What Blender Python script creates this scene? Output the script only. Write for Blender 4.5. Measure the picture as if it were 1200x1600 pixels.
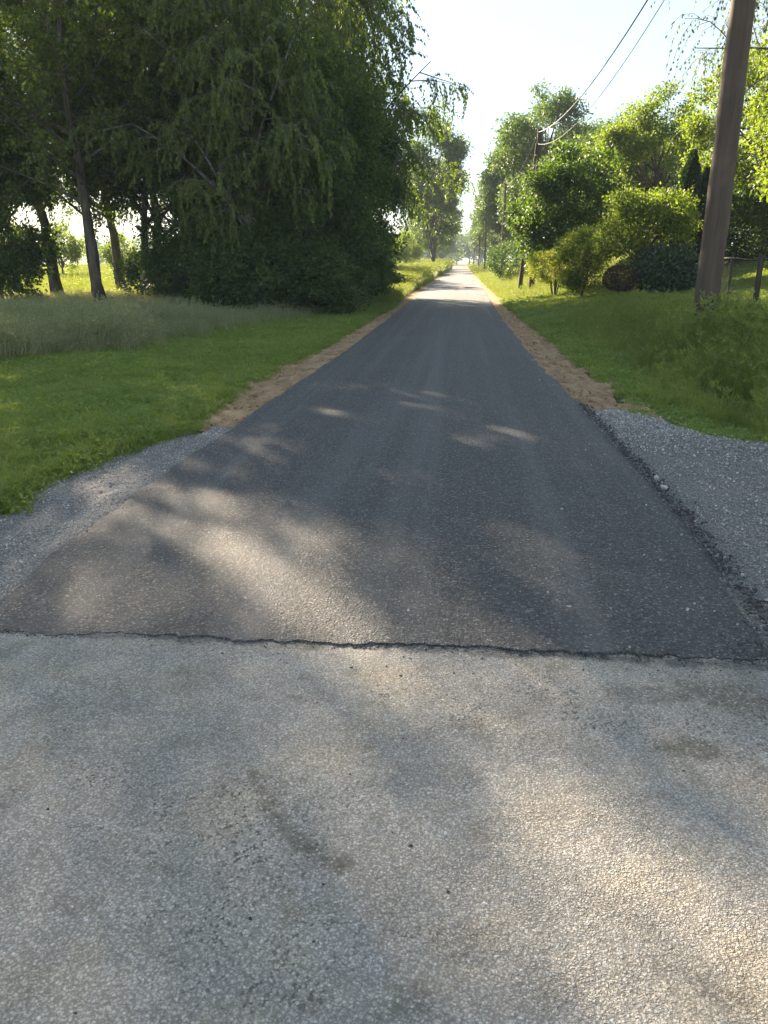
import bpy, math, random
import numpy as np
from math import sin, cos, atan, tan, radians, pi

# ------------------------------------------------------------------ scene, camera, sky, sun
for o in list(bpy.data.objects):
    bpy.data.objects.remove(o, do_unlink=True)
scene = bpy.context.scene
COL = scene.collection
F = 1200.0                       # focal length in photo pixels (1200 x 1600)
TH = atan(391 / F)               # camera pitch below the horizon
YAW = atan(122 * cos(TH) / F)    # camera turned left of the road's direction
CZ = 1.6                         # eye height
SUN_AZ, SUN_EL = 34.0, 24.0      # degrees left of the road, degrees above the horizon
cam_d = bpy.data.cameras.new('camera')
cam_d.sensor_fit = 'VERTICAL'
cam_d.sensor_height = 36.0
cam_d.lens = 36.0 * F / 1600.0
cam_d.clip_start = 0.05
cam_d.clip_end = 5000
cam = bpy.data.objects.new('camera', cam_d)
COL.objects.link(cam)
cam.location = (0, 0, CZ)
cam.rotation_euler = (pi / 2 - TH, 0, YAW)
scene.camera = cam

world = bpy.data.worlds.new('World')
scene.world = world
world.use_nodes = True
wn = world.node_tree
wn.nodes.clear()
sky = wn.nodes.new('ShaderNodeTexSky')
sky.sky_type = 'NISHITA'
sky.sun_disc = False
sky.sun_elevation = radians(SUN_EL)
sky.sun_rotation = radians(-SUN_AZ)
sky.air_density = 1.0
sky.dust_density = 0.5
sky.ozone_density = 1.0
bg = wn.nodes.new('ShaderNodeBackground')
bg.inputs['Strength'].default_value = 0.085
wo = wn.nodes.new('ShaderNodeOutputWorld')
milk = wn.nodes.new('ShaderNodeMix')              # thin high haze evens out the whole dome
milk.data_type = 'RGBA'
milk.inputs[0].default_value = 0.86
milk.inputs[7].default_value = (0.97, 1.19, 1.40, 1)
wn.links.new(sky.outputs[0], milk.inputs[6])
wn.links.new(milk.outputs[2], bg.inputs['Color'])
wn.links.new(bg.outputs[0], wo.inputs['Surface'])

sun_d = bpy.data.lights.new('sun', 'SUN')
sun_d.energy = 4.3
sun_d.angle = radians(0.53)
sun_d.color = (1.0, 0.82, 0.60)
sun = bpy.data.objects.new('sun', sun_d)
COL.objects.link(sun)
# a sun lamp shines along its local -Z; tilt it so that it comes from azimuth SUN_AZ left of +Y
sun.rotation_euler = (radians(-(90 - SUN_EL)), 0, radians(SUN_AZ))
sun.location = (-30, 60, 40)

scene.view_settings.view_transform = 'Standard'
scene.view_settings.look = 'None'
scene.view_settings.gamma = 1.0
scene.view_settings.use_curve_mapping = False
scene.view_settings.exposure = 3.05
scene.render.engine = 'CYCLES'
scene.cycles.use_denoising = True
scene.cycles.denoising_prefilter = 'NONE'
scene.cycles.max_bounces = 8
scene.cycles.diffuse_bounces = 4
scene.cycles.glossy_bounces = 2
scene.cycles.transmission_bounces = 6
scene.cycles.volume_bounces = 1
scene.cycles.sample_clamp_indirect = 6.0

# ------------------------------------------------------------------ helpers
fwd = np.array([-sin(YAW) * cos(TH), cos(YAW) * cos(TH), -sin(TH)])
rgt = np.array([cos(YAW), sin(YAW), 0.0])
upv = np.cross(rgt, fwd)
def ray(u, v):
    d = fwd * F + rgt * (u - 600) + upv * (800 - v)
    return d / np.linalg.norm(d)
def P(u, v, z=0.0):              # where the ray through a photo pixel meets height z
    d = ray(u, v); t = (z - CZ) / d[2]
    return np.array([0, 0, CZ]) + d * t
def PY(u, v, Y):                 # ... meets the distance Y along the road
    d = ray(u, v)
    return np.array([0, 0, CZ]) + d * (Y / d[1])

def rng(seed): return np.random.default_rng(seed)

def vnoise(x, y, seed=0):        # smooth value noise
    x = np.asarray(x, float); y = np.asarray(y, float)
    xi = np.floor(x).astype(np.int64); yi = np.floor(y).astype(np.int64)
    fx = x - xi; fy = y - yi
    fx = fx * fx * (3 - 2 * fx); fy = fy * fy * (3 - 2 * fy)
    def h(a, b):
        n = (a * 374761393 + b * 668265263 + seed * 1442695041) & 0x7fffffff
        n = ((n ^ (n >> 13)) * 1274126177) & 0x7fffffff
        return ((n ^ (n >> 16)) & 0xffff) / 65535.0
    return (h(xi, yi) * (1 - fx) + h(xi + 1, yi) * fx) * (1 - fy) + (h(xi, yi + 1) * (1 - fx) + h(xi + 1, yi + 1) * fx) * fy

def sstep(x, a, b):
    t = np.clip((np.asarray(x, float) - a) / (b - a), 0, 1)
    return t * t * (3 - 2 * t)

def new_mesh(name, verts, faces=None, quads=None, tris=None, smooth=False):
    me = bpy.data.meshes.new(name)
    verts = np.asarray(verts, np.float32).reshape(-1, 3)
    if faces is not None:
        me.from_pydata(verts.tolist(), [], faces)
    else:
        qn = 0 if quads is None else len(quads)
        tn = 0 if tris is None else len(tris)
        me.vertices.add(len(verts))
        me.vertices.foreach_set('co', verts.ravel())
        loops = []
        if qn: loops.append(np.asarray(quads, np.int32).ravel())
        if tn: loops.append(np.asarray(tris, np.int32).ravel())
        if loops:
            li = np.concatenate(loops)
            me.loops.add(len(li))
            me.loops.foreach_set('vertex_index', li)
            me.polygons.add(qn + tn)
            st = np.concatenate([np.arange(qn) * 4, qn * 4 + np.arange(tn) * 3]).astype(np.int32)
            me.polygons.foreach_set('loop_start', st)
        me.update(calc_edges=True)
        me.validate()
    if len(me.polygons):
        me.polygons.foreach_set('use_smooth', np.full(len(me.polygons), bool(smooth)))
    return me

def link(name, me, mat=None, parent=None, loc=None):
    o = bpy.data.objects.new(name, me)
    COL.objects.link(o)
    if mat is not None and me is not None and not me.materials:
        me.materials.append(mat)
    if parent is not None: o.parent = parent
    if loc is not None: o.location = loc
    return o

def empty(name, loc, rz=0.0, scale=1.0):
    o = bpy.data.objects.new(name, None)
    COL.objects.link(o)
    o.location = loc; o.rotation_euler = (0, 0, rz); o.scale = (scale,) * 3
    o.empty_display_size = 0.3
    return o

def tag(o, label=None, cat=None, group=None, kind=None):
    if label: o['label'] = label
    if cat: o['category'] = cat
    if group: o['group'] = group
    if kind: o['kind'] = kind
    return o

def copy_tree(root, loc, rz=0.0, scale=(1, 1, 1), label=None, group=None, name=None):
    r = root.copy(); COL.objects.link(r)
    if name: r.name = name
    r.location = loc; r.rotation_euler = (0, 0, rz); r.scale = scale
    if label: r['label'] = label
    if group: r['group'] = group
    for ch in list(root.children):
        c = ch.copy(); COL.objects.link(c); c.parent = r
        for g in list(ch.children):
            d = g.copy(); COL.objects.link(d); d.parent = c
    return r

class Geo:                        # collects vertices, quads and tris
    def __init__(s): s.v = []; s.q = []; s.t = []; s.n = 0
    def add(s, v, q=None, t=None):
        v = np.asarray(v, float).reshape(-1, 3)
        if q is not None and len(q): s.q.append(np.asarray(q) + s.n)
        if t is not None and len(t): s.t.append(np.asarray(t) + s.n)
        s.v.append(v); s.n += len(v)
    def mesh(s, name, smooth=False):
        return new_mesh(name, np.concatenate(s.v), None, np.concatenate(s.q) if s.q else None, np.concatenate(s.t) if s.t else None, smooth)
    def tubes(s, pts, rad, ns=6):  # pts (N,k,3), rad (N,k)
        pts = np.asarray(pts, float); rad = np.asarray(rad, float)
        if pts.ndim == 2: pts = pts[None]; rad = rad[None]
        N, k, _ = pts.shape
        t = np.gradient(pts, axis=1)
        t /= np.linalg.norm(t, axis=2, keepdims=True) + 1e-9
        ref = np.where(np.abs(t[..., 2:3]) > 0.8, np.array([1.0, 0.1, 0]), np.array([0.05, 0.1, 1.0]))
        u = np.cross(t, ref); u /= np.linalg.norm(u, axis=2, keepdims=True) + 1e-9
        w = np.cross(t, u)
        a = np.arange(ns) * 2 * pi / ns
        v = pts[:, :, None] + rad[:, :, None, None] * (u[:, :, None] * np.cos(a)[:, None] + w[:, :, None] * np.sin(a)[:, None])
        idx = np.arange(N * k * ns).reshape(N, k, ns)
        b = np.roll(idx, -1, axis=2)
        q = np.stack([idx[:, :-1], b[:, :-1], b[:, 1:], idx[:, 1:]], -1).reshape(-1, 4)
        s.add(v, q)
    def box(s, x0, x1, y0, y1, z0, z1):
        v = [(x, y, z) for z in (z0, z1) for y in (y0, y1) for x in (x0, x1)]
        s.add(v, [(0, 2, 3, 1), (4, 5, 7, 6), (0, 1, 5, 4), (2, 6, 7, 3), (0, 4, 6, 2), (1, 3, 7, 5)])
    def leaves(s, p, axis, size, width=0.62, seed=0, flat=None):
        r = rng(seed); n = len(p)
        axis = axis / (np.linalg.norm(axis, axis=1, keepdims=True) + 1e-9)
        if flat is None:
            side = r.normal(size=(n, 3))
        else:                     # flat: wanted leaf normal
            side = np.cross(axis, flat)
        side -= axis * np.sum(side * axis, 1, keepdims=True)
        side /= np.linalg.norm(side, axis=1, keepdims=True) + 1e-9
        size = np.asarray(size)[:, None] if np.ndim(size) else np.full((n, 1), size)
        nrm = np.cross(axis, side)
        m = p + axis * size * 0.45
        v = np.stack([p, m + side * size * width / 2 + nrm * size * 0.07, p + axis * size - nrm * size * 0.05, m - side * size * width / 2 + nrm * size * 0.07], 1)
        s.add(v.reshape(-1, 3), np.arange(n * 4).reshape(n, 4))

# ------------------------------------------------------------------ node helper and materials
class NT:
    def __init__(s, name):
        s.m = bpy.data.materials.new(name); s.m.use_nodes = True
        s.t = s.m.node_tree; s.t.nodes.clear()
        s.out = s.t.nodes.new('ShaderNodeOutputMaterial')
        s.geo = s.t.nodes.new('ShaderNodeNewGeometry')
        s.pos = s.geo.outputs['Position']
    def n(s, typ, **kw):
        nd = s.t.nodes.new('ShaderNode' + typ)
        for k, v in kw.items():
            if k.startswith('i_'):
                key = k[2:]; key = int(key) if key.isdigit() else key.replace('_', ' ')
                s.set(nd.inputs[key], v)
            else: setattr(nd, k, v)
        return nd
    def set(s, sock, v):
        if hasattr(v, 'is_output') or isinstance(v, bpy.types.NodeSocket): s.t.links.new(v, sock)
        elif isinstance(v, bpy.types.Node): s.t.links.new(v.outputs[0], sock)
        else:
            if isinstance(v, tuple) and len(v) == 3 and sock.type == 'RGBA': v = (*v, 1)
            sock.default_value = v
    def noise(s, scale, detail=3, rough=0.55, vec=None, dist=0.0):
        return s.n('TexNoise', i_Vector=vec or s.pos, i_Scale=scale, i_Detail=detail, i_Roughness=rough, i_Distortion=dist).outputs['Fac']
    def vor(s, scale, vec=None, feature='F1', out='Distance', rand=1.0):
        return s.n('TexVoronoi', feature=feature, i_Vector=vec or s.pos, i_Scale=scale, i_Randomness=rand).outputs[out]
    def ramp(s, fac, stops, interp='LINEAR'):
        nd = s.n('ValToRGB', i_0=fac); cr = nd.color_ramp; cr.interpolation = interp
        while len(cr.elements) < len(stops): cr.elements.new(0.5)
        for e, (p, c) in zip(cr.elements, stops):
            e.position = p; e.color = (*c, 1) if isinstance(c, tuple) else (c, c, c, 1)
        return nd.outputs[0]
    def mix(s, fac, a, b, mode='MIX'):
        nd = s.n('Mix', data_type='RGBA', blend_type=mode)
        for i, v in ((0, fac), (6, a), (7, b)):
            s.set(nd.inputs[i], v)
        return nd.outputs[2]
    def math(s, op, a, b=0.0, clamp=False):
        nd = s.n('Math', operation=op, use_clamp=clamp, i_0=a, i_1=b)
        return nd.outputs[0]
    def maprange(s, v, a, b, c=0.0, d=1.0, smooth=True):
        nd = s.n('MapRange', interpolation_type='SMOOTHSTEP' if smooth else 'LINEAR', i_0=v, i_1=a, i_2=b, i_3=c, i_4=d)
        return nd.outputs[0]
    def scaled(s, sx, sy, sz, loc=(0, 0, 0), rz=0.0):
        nd = s.n('Mapping', i_0=s.pos); nd.inputs['Scale'].default_value = (sx, sy, sz); nd.inputs['Location'].default_value = loc; nd.inputs['Rotation'].default_value = (0, 0, rz)
        return nd.outputs[0]
    def sep(s):
        return s.n('SeparateXYZ', i_0=s.pos)
    def bump(s, h, strength=0.5, dist=0.01, normal=None):
        nd = s.n('Bump', i_Strength=strength, i_Distance=dist, i_Height=h)
        if normal is not None: s.set(nd.inputs['Normal'], normal)
        return nd.outputs[0]
    def principled(s, color, rough=0.8, spec=0.4, normal=None):
        nd = s.n('BsdfPrincipled')
        s.set(nd.inputs['Base Color'], color); s.set(nd.inputs['Roughness'], rough); s.set(nd.inputs['Specular IOR Level'], spec)
        if normal is not None: s.set(nd.inputs['Normal'], normal)
        return nd.outputs[0]
    def done(s, shader):
        s.set(s.out.inputs['Surface'], shader); return s.m

def leaf_mat(name, c1, c2, trans=0.45, tmul=(1.75, 2.05, 0.6), rough=0.5, spec=0.3, patch=0.25):
    k = NT(name)
    r = k.geo.outputs['Random Per Island']
    col = k.ramp(r, [(0.0, c1), (0.85, c2), (1.0, tuple(min(1, x * 1.35) for x in c2))])
    col = k.mix(k.maprange(k.noise(0.9, 2), 0.3, 0.7, 0.0, patch), col, tuple(x * 0.55 for x in c1))
    pr = k.principled(col, rough, spec)
    tc = k.mix(1.0, col, tmul, 'MULTIPLY')
    tr = k.n('BsdfTranslucent', i_Color=tc).outputs[0]
    return k.done(k.n('MixShader', i_0=trans, i_1=pr, i_2=tr).outputs[0])

def grass_mat(name, c1, c2, dry=(0.2, 0.17, 0.07), dry_amt=0.1, trans=0.4, patch=1.2):
    k = NT(name)
    r = k.n('ObjectInfo').outputs['Random']
    isl = k.geo.outputs['Random Per Island']
    f = k.math('ADD', k.math('MULTIPLY', r, 0.4), k.math('MULTIPLY', k.noise(patch, 3), 0.6))
    col = k.mix(k.maprange(f, 0.25, 0.75), c1, c2)
    col = k.mix(k.maprange(isl, 1 - dry_amt, 1.0, 0, 0.8), col, dry)
    pr = k.principled(col, 0.5, 0.3)
    tr = k.n('BsdfTranslucent', i_Color=k.mix(1.0, col, (1.45, 1.35, 0.7), 'MULTIPLY')).outputs[0]
    return k.done(k.n('MixShader', i_0=trans, i_1=pr, i_2=tr).outputs[0])

def bark_mat(name, c1, c2, scale=6, birch=False):
    k = NT(name)
    v = k.scaled(scale, scale, scale * (0.25 if not birch else 2.2))
    n1 = k.noise(1.0, 5, 0.65, vec=v)
    col = k.mix(k.maprange(n1, 0.35, 0.65), c1, c2)
    if birch:
        n2 = k.noise(1.6, 3, 0.6)
        col = k.mix(k.maprange(n2, 0.5, 0.62), col, (0.03, 0.028, 0.025))
    return k.done(k.principled(col, 0.9, 0.2, k.bump(n1, 0.8, 0.03)))

def make_asphalt():
    k = NT('asphalt_new')
    warp = k.n('Mix', data_type='VECTOR', i_0=0.012)
    k.set(warp.inputs[4], k.pos); k.set(warp.inputs[5], k.n('TexNoise', i_Vector=k.pos, i_Scale=70.0, i_Detail=2.0).outputs['Color'])
    vec = warp.outputs[1]
    cell = k.n('TexVoronoi', feature='F1', i_Vector=vec, i_Scale=82.0)
    cell2 = k.n('TexVoronoi', feature='F1', i_Vector=vec, i_Scale=190.0)
    tone = k.n('SeparateColor', i_0=cell.outputs['Color']).outputs[0]
    tone2 = k.n('SeparateColor', i_0=cell2.outputs['Color']).outputs[0]
    col = k.ramp(tone, [(0.0, (0.040, 0.041, 0.043)), (0.5, (0.108, 0.110, 0.114)), (0.85, (0.19, 0.192, 0.195)), (0.96, (0.31, 0.308, 0.30)), (1.0, (0.50, 0.49, 0.47))])
    col = k.mix(0.35, col, k.ramp(tone2, [(0.0, (0.022, 0.022, 0.024)), (0.7, (0.10, 0.101, 0.104)), (1.0, (0.22, 0.22, 0.22))]))
    edge = k.maprange(cell.outputs['Distance'], 0.2, 0.6)
    col = k.mix(k.math('MULTIPLY', edge, 0.62), col, (0.012, 0.012, 0.013))
    # polished wheel tracks and roller streaks along the road
    st = k.noise(1.0, 4, 0.6, vec=k.scaled(2.6, 0.05, 1.0))
    col = k.mix(k.maprange(st, 0.42, 0.75, 0, 0.38), col, (0.175, 0.179, 0.185))
    big = k.noise(0.55, 4, 0.6)
    col = k.mix(k.maprange(big, 0.52, 0.75, 0, 0.25), col, (0.12, 0.12, 0.12))
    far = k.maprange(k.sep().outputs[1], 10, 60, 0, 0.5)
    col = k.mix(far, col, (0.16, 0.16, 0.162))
    h = k.math('ADD', k.maprange(cell.outputs['Distance'], 0.0, 0.6, 1.0, 0.0, False), k.math('MULTIPLY', k.maprange(cell2.outputs['Distance'], 0, 0.7, 1, 0, False), 0.5))
    h = k.math('ADD', h, k.math('MULTIPLY', tone, 0.9))
    h = k.math('ADD', h, k.math('MULTIPLY', k.noise(45.0, 3, 0.6), 1.6))
    nb = k.bump(h, 1.0, 0.010)
    nb = k.bump(k.noise(3.0, 3), 0.25, 0.03, nb)
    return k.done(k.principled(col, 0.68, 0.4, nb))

STAINS = []    # (x, y, half axes, angle, strength) filled in below, in metres
def make_concrete():
    k = NT('worn_pavement')
    warp = k.n('Mix', data_type='VECTOR', i_0=0.012)
    k.set(warp.inputs[4], k.pos); k.set(warp.inputs[5], k.n('TexNoise', i_Vector=k.pos, i_Scale=60.0, i_Detail=2.0).outputs['Color'])
    vec = warp.outputs[1]
    cell = k.n('TexVoronoi', feature='F1', i_Vector=vec, i_Scale=125.0)
    c2 = k.n('TexVoronoi', feature='F1', i_Vector=vec, i_Scale=290.0)
    c3 = k.n('TexVoronoi', feature='F1', i_Vector=vec, i_Scale=48.0)
    tone = k.n('SeparateColor', i_0=cell.outputs['Color']).outputs[0]
    tone2 = k.n('SeparateColor', i_0=cell.outputs['Color']).outputs[1]
    tone3 = k.n('SeparateColor', i_0=c2.outputs['Color']).outputs[0]
    tone4 = k.n('SeparateColor', i_0=c3.outputs['Color']).outputs[0]
    col = k.ramp(tone, [(0.0, (0.27, 0.25, 0.218)), (0.5, (0.38, 0.353, 0.312)), (0.86, (0.47, 0.44, 0.395)), (0.97, (0.54, 0.525, 0.49)), (1.0, (0.68, 0.67, 0.64))])
    col = k.mix(0.4, col, k.ramp(tone3, [(0, (0.15, 0.14, 0.125)), (0.6, (0.34, 0.322, 0.295)), (1, (0.56, 0.54, 0.50))]))
    # a few larger pale pebbles
    peb = k.math('MULTIPLY', k.math('GREATER_THAN', tone4, 0.90), k.maprange(c3.outputs['Distance'], 0.22, 0.30, 1, 0))
    col = k.mix(k.math('MULTIPLY', peb, 0.6), col, (0.50, 0.49, 0.46))
    gap = k.maprange(cell.outputs['Distance'], 0.3, 0.66)
    col = k.mix(k.math('MULTIPLY', gap, 0.55), col, (0.12, 0.112, 0.10))
    # dark grains, more of them in some areas
    grain_area = k.maprange(k.noise(1.3, 4, 0.6, vec=k.scaled(1, 1, 1, (3.1, 1.7, 0))), 0.46, 0.70)
    dark = k.math('MULTIPLY', k.math('LESS_THAN', tone2, 0.10), grain_area)
    col = k.mix(k.math('MULTIPLY', dark, 0.8), col, (0.04, 0.04, 0.04))
    # broad weathering
    col = k.mix(k.maprange(k.noise(1.1, 5, 0.6), 0.35, 0.7, 0, 0.6), col, k.mix(1.0, col, (0.70, 0.71, 0.74), 'MULTIPLY'))
    col = k.mix(k.maprange(k.noise(2.3, 4, 0.6, vec=k.scaled(1, 1, 1, (7, 2, 0))), 0.45, 0.7, 0, 0.7), col, k.mix(1.0, col, (1.14, 1.05, 0.90), 'MULTIPLY'))
    col = k.mix(k.maprange(k.noise(6.0, 5, 0.65, vec=k.scaled(1, 1, 1, (1, 9, 0))), 0.52, 0.72, 0, 0.6), col, k.mix(1.0, col, (0.62, 0.60, 0.56), 'MULTIPLY'))
    x = k.sep().outputs[0]; y = k.sep().outputs[1]
    wob = k.math('MULTIPLY', k.math('SUBTRACT', k.noise(13.0, 5, 0.7), 0.5), 2.2)
    light = k.math('GREATER_THAN', tone, 0.90)
    brk = k.maprange(k.noise(38.0, 4, 0.7), 0.34, 0.58, 0.5, 1.0)
    seam = k.math('ABSOLUTE', k.math('SUBTRACT', y, 2.985))
    seam = k.math('ADD', seam, k.math('MULTIPLY', k.math('SUBTRACT', k.noise(7.0, 5, 0.7, vec=k.scaled(1, 1, 1, (2, 8, 0))), 0.5), 0.22))
    col = k.mix(k.math('MULTIPLY', k.maprange(seam, 0.0, 0.05, 0.75, 0.0), brk), col, (0.05, 0.05, 0.05))
    for (sx, sy, ra, rb, an, stg) in STAINS:
        dx = k.math('SUBTRACT', x, sx); dy = k.math('SUBTRACT', y, sy)
        a = k.math('ADD', k.math('MULTIPLY', dx, cos(an) / ra), k.math('MULTIPLY', dy, sin(an) / ra))
        b = k.math('ADD', k.math('MULTIPLY', dx, -sin(an) / rb), k.math('MULTIPLY', dy, cos(an) / rb))
        d = k.math('SQRT', k.math('ADD', k.math('MULTIPLY', a, a), k.math('MULTIPLY', b, b)))
        d = k.math('ADD', d, wob)
        m = k.math('MULTIPLY', k.maprange(d, 0.45, 1.3, min(1.0, stg * 1.35), 0.0), k.math('SUBTRACT', 1.0, k.math('MULTIPLY', light, 0.75)))
        col = k.mix(k.math('MULTIPLY', m, brk), col, (0.075, 0.068, 0.048))
    h = k.math('ADD', k.maprange(cell.outputs['Distance'], 0.0, 0.65, 1, 0, False), k.math('MULTIPLY', k.maprange(c2.outputs['Distance'], 0, 0.7, 1, 0, False), 0.5))
    h = k.math('ADD', h, k.math('MULTIPLY', tone, 0.8))
    h = k.math('ADD', h, k.math('MULTIPLY', k.maprange(c3.outputs['Distance'], 0, 0.5, 1, 0, False), k.math('MULTIPLY', k.math('GREATER_THAN', tone4, 0.7), 1.2)))
    worn = k.maprange(k.noise(4.5, 5, 0.65, vec=k.scaled(1, 1, 1, (4, 4, 0))), 0.35, 0.65, 0.35, 1.0)
    h = k.math('MULTIPLY', h, worn)
    h = k.math('ADD', h, k.math('MULTIPLY', k.noise(150.0, 3, 0.7), 0.8))
    nb = k.bump(h, 1.0, 0.0048)
    nb = k.bump(k.noise(14.0, 5), 0.5, 0.02, nb)
    return k.done(k.principled(col, 0.85, 0.25, nb))

def make_gravel():
    k = NT('crushed_stone')
    cell = k.n('TexVoronoi', feature='F1', i_Vector=k.pos, i_Scale=85.0)
    tone = k.n('SeparateColor', i_0=cell.outputs['Color']).outputs[0]
    col = k.ramp(tone, [(0, (0.15, 0.146, 0.14)), (0.6, (0.28, 0.273, 0.262)), (1, (0.43, 0.42, 0.40))])
    col = k.mix(k.math('MULTIPLY', k.maprange(cell.outputs['Distance'], 0.25, 0.6), 0.7), col, (0.04, 0.04, 0.042))
    col = k.mix(k.maprange(k.noise(2.0, 4), 0.5, 0.75, 0, 0.5), col, (0.17, 0.165, 0.155))
    h = k.maprange(cell.outputs['Distance'], 0, 0.6, 1, 0, False)
    return k.done(k.principled(col, 0.85, 0.3, k.bump(k.math('ADD', h, tone), 1.0, 0.010)))

def make_dirt():
    k = NT('brown_soil')
    n = k.noise(1.0, 6, 0.65, vec=k.scaled(7, 2.4, 7))
    col = k.ramp(n, [(0.25, (0.15, 0.098, 0.055)), (0.5, (0.28, 0.19, 0.108)), (0.75, (0.40, 0.29, 0.18))])
    col = k.mix(k.maprange(k.vor(38.0), 0.0, 0.35, 0.35, 0.0), col, (0.055, 0.042, 0.03))
    col = k.mix(k.maprange(k.noise(0.8, 3), 0.5, 0.72, 0, 0.5), col, (0.35, 0.275, 0.185))
    h = k.math('ADD', k.noise(34.0, 5, 0.7), k.noise(6.0, 4))
    return k.done(k.principled(col, 0.95, 0.15, k.bump(h, 1.0, 0.03)))

def make_ground():
    k = NT('grassy_ground')
    s = k.sep(); x = s.outputs[0]; y = s.outputs[1]
    n = k.noise(2.2, 5, 0.65)
    col = k.ramp(n, [(0.3, (0.045, 0.058, 0.016)), (0.55, (0.062, 0.085, 0.022)), (0.75, (0.085, 0.085, 0.035))])
    fine = k.noise(28.0, 4, 0.7)
    col = k.mix(k.maprange(fine, 0.4, 0.7, 0, 0.6), col, (0.035, 0.032, 0.018))
    dist = k.math('ADD', k.math('ABSOLUTE', x), k.math('MULTIPLY', y, 0.6))
    meadow = k.ramp(k.noise(0.25, 5, 0.6), [(0.3, (0.09, 0.125, 0.028)), (0.6, (0.13, 0.155, 0.04)), (0.8, (0.18, 0.17, 0.07))])
    col = k.mix(k.maprange(dist, 28, 48), col, meadow)
    return k.done(k.principled(col, 0.95, 0.1, k.bump(k.math('ADD', fine, k.noise(3.0, 5)), 0.8, 0.08)))

def make_wood(name, c1, c2, grain=9.0):
    k = NT(name)
    v = k.scaled(grain, grain, grain * 0.06)
    n = k.noise(1.0, 6, 0.6, vec=v)
    col = k.mix(k.maprange(n, 0.3, 0.7), c1, c2)
    crack = k.maprange(k.noise(1.0, 3, 0.5, vec=k.scaled(grain * 2.4, grain * 2.4, grain * 0.09, (2, 5, 1))), 0.60, 0.67)
    col = k.mix(k.math('MULTIPLY', crack, 0.4), col, tuple(c * 0.45 for c in c1))
    col = k.mix(k.maprange(k.noise(1.7, 4), 0.5, 0.75, 0, 0.5), col, tuple(c * 1.5 for c in c2))
    h = k.math('SUBTRACT', n, k.math('MULTIPLY', crack, 0.5))
    return k.done(k.principled(col, 0.85, 0.25, k.bump(h, 0.45, 0.008)))

def plain(name, c, rough=0.6, spec=0.4, var=0.25, scale=8.0, metal=0.0):
    k = NT(name)
    n = k.noise(scale, 4)
    col = k.mix(k.maprange(n, 0.35, 0.7, 0, 1), c, tuple(x * (1 - var) for x in c))
    sh = k.principled(col, rough, spec, k.bump(n, 0.2, 0.004))
    sh.node.inputs['Metallic'].default_value = metal
    return k.done(sh)

def stain(u, v, ra, rb, an, st):
    p = P(u, v); STAINS.append((p[0], p[1], ra, rb, an, st))
for su, sv, sr in [(398, 1212, 0.028), (408, 1232, 0.030), (420, 1255, 0.034), (434, 1278, 0.036), (450, 1300, 0.036), (470, 1320, 0.038), (494, 1336, 0.040), (518, 1346, 0.040), (538, 1348, 0.034)]:
    stain(su, sv, sr * 1.25, sr, -0.8, 0.42)
stain(1000, 1085, 0.16, 0.075, -0.1, 0.34)
stain(1110, 1080, 0.24, 0.10, -0.1, 0.40)
stain(1180, 1105, 0.20, 0.09, -0.1, 0.36)
stain(1085, 1170, 0.13, 0.075, 0.0, 0.50)
stain(110, 1415, 0.09, 0.045, 0.1, 0.30)
stain(870, 1040, 0.06, 0.04, 0.0, 0.30)
stain(0, 1020, 0.12, 0.07, 0.6, 0.38)
stain(740, 1140, 0.12, 0.06, -0.6, 0.26)
stain(640, 1560, 0.07, 0.04, 0.2, 0.26)
stain(1130, 1555, 0.06, 0.03, -0.4, 0.30)

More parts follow.
